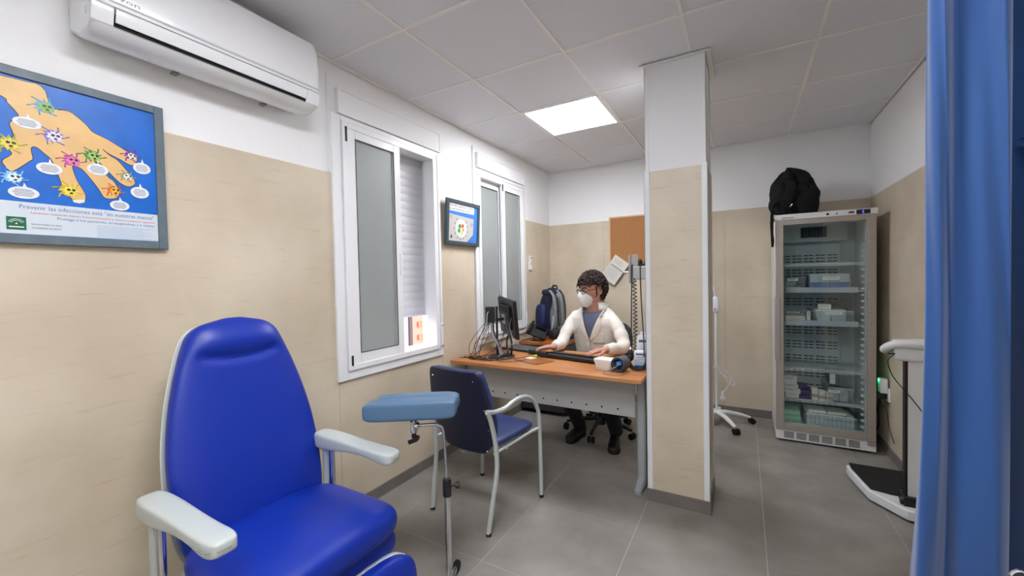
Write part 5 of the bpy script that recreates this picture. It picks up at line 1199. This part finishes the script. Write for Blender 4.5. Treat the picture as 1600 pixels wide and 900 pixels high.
for k in range(3): bx(2.30, 2.44-.004*k, -.485, -.33, z+k*.019, z+.018+k*.019, '#dad8cf', ['bottom', 'middle', 'top'][k]+' flat cream carton of the stack on the third fridge shelf', 'flat cartons on the third shelf', txt=False)
bx(2.315, 2.405, -.44, -.36, z+.058, z+.088, '#c9cdd2', 'small grey carton with a printed label on the flat cream stack', None, (.2, .45, '#6a7078'))
bx(2.445, 2.468, -.485, -.38, z, z+.095, '#dcdad2', 'narrow cream carton standing beside the flat stack', None)
tub(2.478, 2.735, -.49, -.16, z, z+.10, 'wide clear bin with white file boxes on the third fridge shelf', (2.56, 2.665, z+.072, z+.094), fl=.014)
for k, x in enumerate((2.505, 2.60)):
    t = thing('file_box', (x+.045, -.45, z), ('left' if k == 0 else 'right')+' white file box with a curved cut-out in the third shelf bin', 'file box', 'white file boxes')
    pts = [(x+.03, z+.004), (x+.09, z+.004), (x+.09, z+.108), (x-.005, z+.108)]+[(x-.005+.035*(1-cos(pi/2*i/8)), z+.108-.104*sin(pi/2*i/8)) for i in range(1, 8)]
    MB().prism([(a, -.47, b) for a, b in pts], (0, 1, 0), .17).build('card_body', mat('carton_dfe2df', '#dfe2df', .55), t)
bx(2.52, 2.60, -.47, -.39, z+.110, z+.150, '#e3e4dd', 'white carton resting on top of the file boxes, third shelf', None)
tub(2.625, 2.745, -.30, -.16, z+.10, z+.16, 'dark empty clear bin behind the file boxes')
z = SZ[5][0]+.006
P_ = [('#d9d8d4', 0), ('#d9d8d4', 0), ('#d9d8d4', 0), ('#d9d8d4', 0)]
for k, (x0, x1, h0, h1, st_) in enumerate(((2.30, 2.39, 0, .036, '#3b2560'), (2.285, 2.40, .037, .075, '#3b2560'), (2.29, 2.385, .077, .108, '#3b2560'), (2.285, 2.375, .110, .175, None))):
    t = bx(x0, x1, -.485, -.36, z+h0, z+h1, '#d9d8d4', ['bottom', 'second', 'third', 'top'][k]+' white carton of the purple-ended stack on the fifth fridge shelf', 'purple-ended cartons')
    if st_: sbox(x1+.0005, x1+.075-.006*k, -.484, -.36, z+h0+.002, z+h1-.004).build('purple_end', mat('carton_purple', '#3a2766', .55), t)
for k in range(3): bx(2.475+k*.047, 2.517+k*.047, -.485, -.41, z, z+(.090, .072, .065)[k], '#d9d6cc', ['left', 'middle', 'right'][k]+' small square cream carton beside the purple stack', 'small cream cartons', (.25, .55, '#9d9484'), txt=False)
tub(2.575, 2.735, -.485, -.16, z, z+.112, 'clear bin with white cartons at the right of the fifth fridge shelf', (2.58, 2.65, z+.075, z+.098))
for k in range(2): bx(2.60+k*.055, 2.65+k*.055, -.45, -.30, z+.004, z+.06+.02*k, '#d5d5d0', ['left', 'right'][k]+' white carton inside the fifth shelf bin', 'cartons in the fifth-shelf bin')
tub(2.60, 2.735, -.40, -.16, z+.115, z+.205, 'upper clear bin stacked on the fifth shelf bin', (2.60, 2.635, z+.125, z+.20))
z = .114
for k in range(3): bx(2.275, 2.405-.004*k, -.485, -.25, z+k*.044, z+.042+k*.044, '#86b99a', ['bottom', 'middle', 'top'][k]+' pale green carton stacked at the fridge floor', 'pale green cartons', (.42, .55, '#b4d8bf'), txt=False)
tub(2.43, 2.755, -.49, -.16, z, z+.115, 'large clear bin packed with white cartons on the fridge floor', None, fl=.008)
for k in range(11): bx(2.442+k*.0275, 2.467+k*.0275, -.480, -.25, z+.004, z+.118-.002*(k % 3), '#dfe2de', ['first', 'second', 'third', 'fourth', 'fifth', 'sixth', 'seventh', 'eighth', 'ninth', 'tenth', 'eleventh'][k]+' upright white carton from the left in the large floor bin', 'white cartons in the floor bin', (.70, .74, '#9aa39f'), txt=False)
for k in range(2): bx(2.455+k*.125, 2.570+k*.125, -.46, -.30, z+.1205, z+.1405, '#e4e5df', ['left', 'right'][k]+' flat white carton lying across the upright cartons in the fridge', 'flat cartons in the floor bin', txt=False)
# ------------------------------------------------------------ black bag on the fridge
M_bb = mat('bag_black', '#060608', .95, bump=.6, bscale=30)
bg_ = thing('black_backpack', (2.36, -.33, FZ+.008), 'crumpled black backpack on top of the fridge, strap hanging down', 'backpack')
blob((2.375, -.30, 2.022), (.165, .15, .185), amp=.055, sc=11, n=60, m=40, seed=3, e=2.6, squeeze=lambda p: Vector((p.x*(1-.30*max(0, p.z/.18)), p.y*(1-.3*max(0, p.z/.18)), p.z))).build('bag_body', M_bb, bg_, smooth=60)
blob((2.45, -.34, 1.955), (.085, .10, .10), amp=.03, sc=12, seed=9).build('side_pocket', M_bb, bg_, smooth=60)
blob((2.275, -.36, 1.975), (.055, .09, .12), amp=.03, sc=11, seed=21).build('front_pocket', mat('bag_black2', '#0b0a0e', .9, bump=.4, bscale=50), bg_, smooth=60)
MB().tube(spline([(2.26, -.42, 1.95), (2.215, -.50, 1.90), (2.208, -.56, 1.84), (2.205, -.575, 1.76), (2.206, -.577, 1.68), (2.210, -.576, 1.62), (2.209, -.576, 1.57)]), lerp_list([.016, .014, .011, .013, .010, .012, .008], 49), 8, flat=1.3).build('hanging_strap', M_bb, bg_)
MB().tube([(2.335, -.475, 1.895), (2.350, -.478, 1.915)], .004, 6).build('zip_pull', M_chrome, bg_)
# ------------------------------------------------------------ socket and plugs on the right wall
sk = thing('wall_socket', (XW, -.50, .45), 'white wall socket with a green-lit adapter and black plug, beside the fridge', 'socket')
sbox(XW-.012, XW-.0005, -.56, -.42, .40, .50).build('socket_plate', M_plast, sk, bevel=.003)
ad = sbox(XW-.055, XW-.012, -.545, -.475, .46, .565).build('adapter', M_plast, sk, bevel=.005)
MB().ball((XW-.056, -.50, .55), (.003, .009, .009), 8, 6).build('green_led', mat('led_green', '#19e07c', .4, emit=14), ad)
bk_ = sbox(XW-.07, XW-.012, -.535, -.47, .415, .455).build('black_plug', M_black, sk, bevel=.004)
MB().tube(spline([(XW-.05, -.54, .43), (XW-.05, -.58, .41), (XW-.03, -.60, .33), (XW-.02, -.62, .22), (XW-.015, -.70, .15)]), .003, 6).build('plug_cord', M_cable, bk_)
tag(MB().tube(spline([(XW-.03, -.46, .43), (XW-.045, -.44, .33), (XW-.03, -.40, .20), (XW-.03, -.30, .10), (XW-.03, -.15, .05)]), .004, 6).build('power_cord', M_cable, None), 'black power cord running behind the fridge from the wall socket', 'cord')
# ------------------------------------------------------------ weighing scale
sc_ = thing('weighing_scale', (2.76, -1.30, 0), 'white column weighing scale with black platform, beside the blue curtain', 'scale')
M_sw = mat('scale_white', '#e2e4e3', .35)
base = [(2.598, -1.02), (2.598, -1.10), (2.640, -1.375), (2.765, -1.545), (2.915, -1.56), (2.915, -1.02)]
MB().prism([(x, y, .012) for x, y in base], (0, 0, 1), .056).build('base', M_sw, sc_, bevel=.008, seg=3)
MB().prism([(x, y, .068) for x, y in ((2.612, -1.015), (2.612, -1.09), (2.652, -1.36), (2.74, -1.385), (2.912, -1.39), (2.912, -1.015))], (0, 0, 1), .014).build('platform_mat', M_rubber, sc_, bevel=.004)
for x, y in ((2.62, -1.06), (2.68, -1.36), (2.88, -1.52), (2.88, -1.06)): MB().cyl((x, y, 0), (x, y, .013), .016).build('foot', M_black, sc_)
sbox(2.782, 2.850, -1.478, -1.445, .055, .865).build('column', M_sw, sc_, bevel=.003)
sbox(2.772, 2.784, -1.482, -1.440, .055, .870).build('column_edge', M_black, sc_, bevel=.002)
MB().box(2.765, 2.86, -1.50, -1.40, .055, .12).build('column_foot', M_black, sc_, bevel=.006)
MB().cyl((2.765, -1.485, .085), (2.752, -1.485, .085), .012).build('adjusting_knob', M_black, sc_)
MB().box(2.775, 2.86, -1.48, -1.40, .865, .875).build('head_bracket', M_black, sc_)
hd = MB(); cushion(hd, (2.835, -1.445, .910), .112, .055, .047, e=6, n=36, pe=5); hd = hd.build('head_housing', M_sw, sc_, smooth=60)
MB().tube(spline([(2.93-.01, -1.50, .955), (2.82, -1.505, .962), (2.735, -1.495, .957), (2.700, -1.465, .935), (2.700, -1.43, .915), (2.735, -1.40, .93), (2.82, -1.39, .955), (2.92, -1.39, .955)]), .022, 12).build('grab_rail', M_sw, sc_)
MB().box(2.735, 2.90, -1.50, -1.39, .950, .975).build('head_cover', M_sw, sc_, bevel=.01, seg=3)
sbox(2.83, 2.90, -1.499, -1.493, .905, .930).build('display', mat('lcd_grey', '#9aa096', .3), hd)
MB().cyl((2.745, -1.475, .905), (2.725, -1.48, .905), .010).tube([(2.728, -1.48, .903), (2.70, -1.482, .902)], .004, 6).build('cable_plug', M_black, hd)
cable([(2.728, -1.48, .90), (2.70, -1.485, .86), (2.72, -1.485, .78), (2.765, -1.487, .71), (2.80, -1.487, .66), (2.85, -1.487, .58), (2.90, -1.47, .50), (2.905, -1.40, .46)], r=.0025, label='thin black cable curving across the front of the scale column', name='scale_cable')
# ------------------------------------------------------------ curtain
def curtain_mat():
    m = mat('curtain_blue', '#184680', .8, bump=.1, bscale=600, sheen=.3); return m
cu = thing('privacy_curtain', (2.5, -3.4, 0), 'blue privacy curtain hanging in folds at the right edge', 'curtain')
path = []
ctrl = [(2.306, -3.405), (2.300, -3.440), (2.312, -3.456), (2.328, -3.438), (2.343, -3.426), (2.368, -3.452), (2.392, -3.456), (2.408, -3.430), (2.414, -3.36), (2.418, -3.27), (2.44, -3.22), (2.47, -3.25), (2.50, -3.34), (2.53, -3.40), (2.56, -3.43), (2.60, -3.40), (2.63, -3.30), (2.68, -3.38), (2.73, -3.43), (2.77, -3.33), (2.82, -3.38), (2.87, -3.42), (2.915, -3.36)]
cp = spline([(x, y, 0) for x, y in ctrl], 8)
mb = MB(); nz_ = 40; npt = len(cp); vs = []
for i in range(nz_+1):
    z = .10+2.42*i/nz_; sp_ = (1.5-z)
    for k, p in enumerate(cp):
        f = max(0, 1-k/60); w_ = .006*sin(z*3.1+k*.22)+.004*sin(z*7+k*.5)
        amp = 1+.25*(1.3-z)*.5
        vs.append((p.x+(.002-.060*max(0, 1.3-z)**1.6)*f+w_*.5, -3.40+(p.y+3.40)*amp+w_, z))
fs = [(i*npt+k, i*npt+k+1, (i+1)*npt+k+1, (i+1)*npt+k) for i in range(nz_) for k in range(npt-1)]
cf2 = MB().add(vs, fs).build('fabric', curtain_mat(), cu, smooth=80); s_ = cf2.modifiers.new('s', 'SOLIDIFY'); s_.thickness = .0015; sd = cf2.modifiers.new('d', 'SUBSURF'); sd.levels = sd.render_levels = 1
hem = [Vector(vs[i*npt])+Vector((.008, -.001, 0)) for i in range(nz_+1)]
MB().tube(hem, .0012, 5).build('side_hem', mat('curtain_hem', '#143d78', .8), cf2)
MB().cyl((2.25, -3.39, 2.545), (XW, -3.39, 2.545), .012).build('curtain_rail', M_alu, cu)
mb = MB()
for k in range(14): mb.tube([(2.32+k*.045, -3.39+.014*cos(a), 2.53+.018*sin(a)-.004) for a in [2*pi*i/10 for i in range(11)]], .002, 5)
mb.build('rings', M_alu, cu)
for x in (2.35, 2.85): MB().cyl((x, -3.39, 2.55), (x, -3.39, H-.003), .006).build('hanger', M_alu, cu)
# dark bag with metal ring at the lower right corner
hb = thing('dark_shoulder_bag', (2.39, -3.60, .81), 'dark bag with a small metal ring hanging before the blue curtain, bottom right corner', 'bag')
blob((2.390, -3.60, .865), (.045, .03, .055), amp=.015, sc=14, seed=31).build('bag_body', mat('bag_dark', '#151a24', .8), hb, smooth=60)
MB().tube([(2.350+.009*cos(a), -3.612, .917+.011*sin(a)) for a in [2*pi*i/16 for i in range(17)]], .0028, 8).build('metal_ring', M_chrome, hb)
MB().tube(spline([(2.395, -3.60, .91), (2.43, -3.58, 1.1), (2.455, -3.50, 1.35), (2.47, -3.42, 1.6)]), .010, 8, flat=1.5).build('bag_strap', mat('bag_dark', '#151a24', .8), hb)
MB().cyl((2.47, -3.46, 1.60), (2.47, -3.30, 1.61), .004).build('hook', M_chrome, hb)
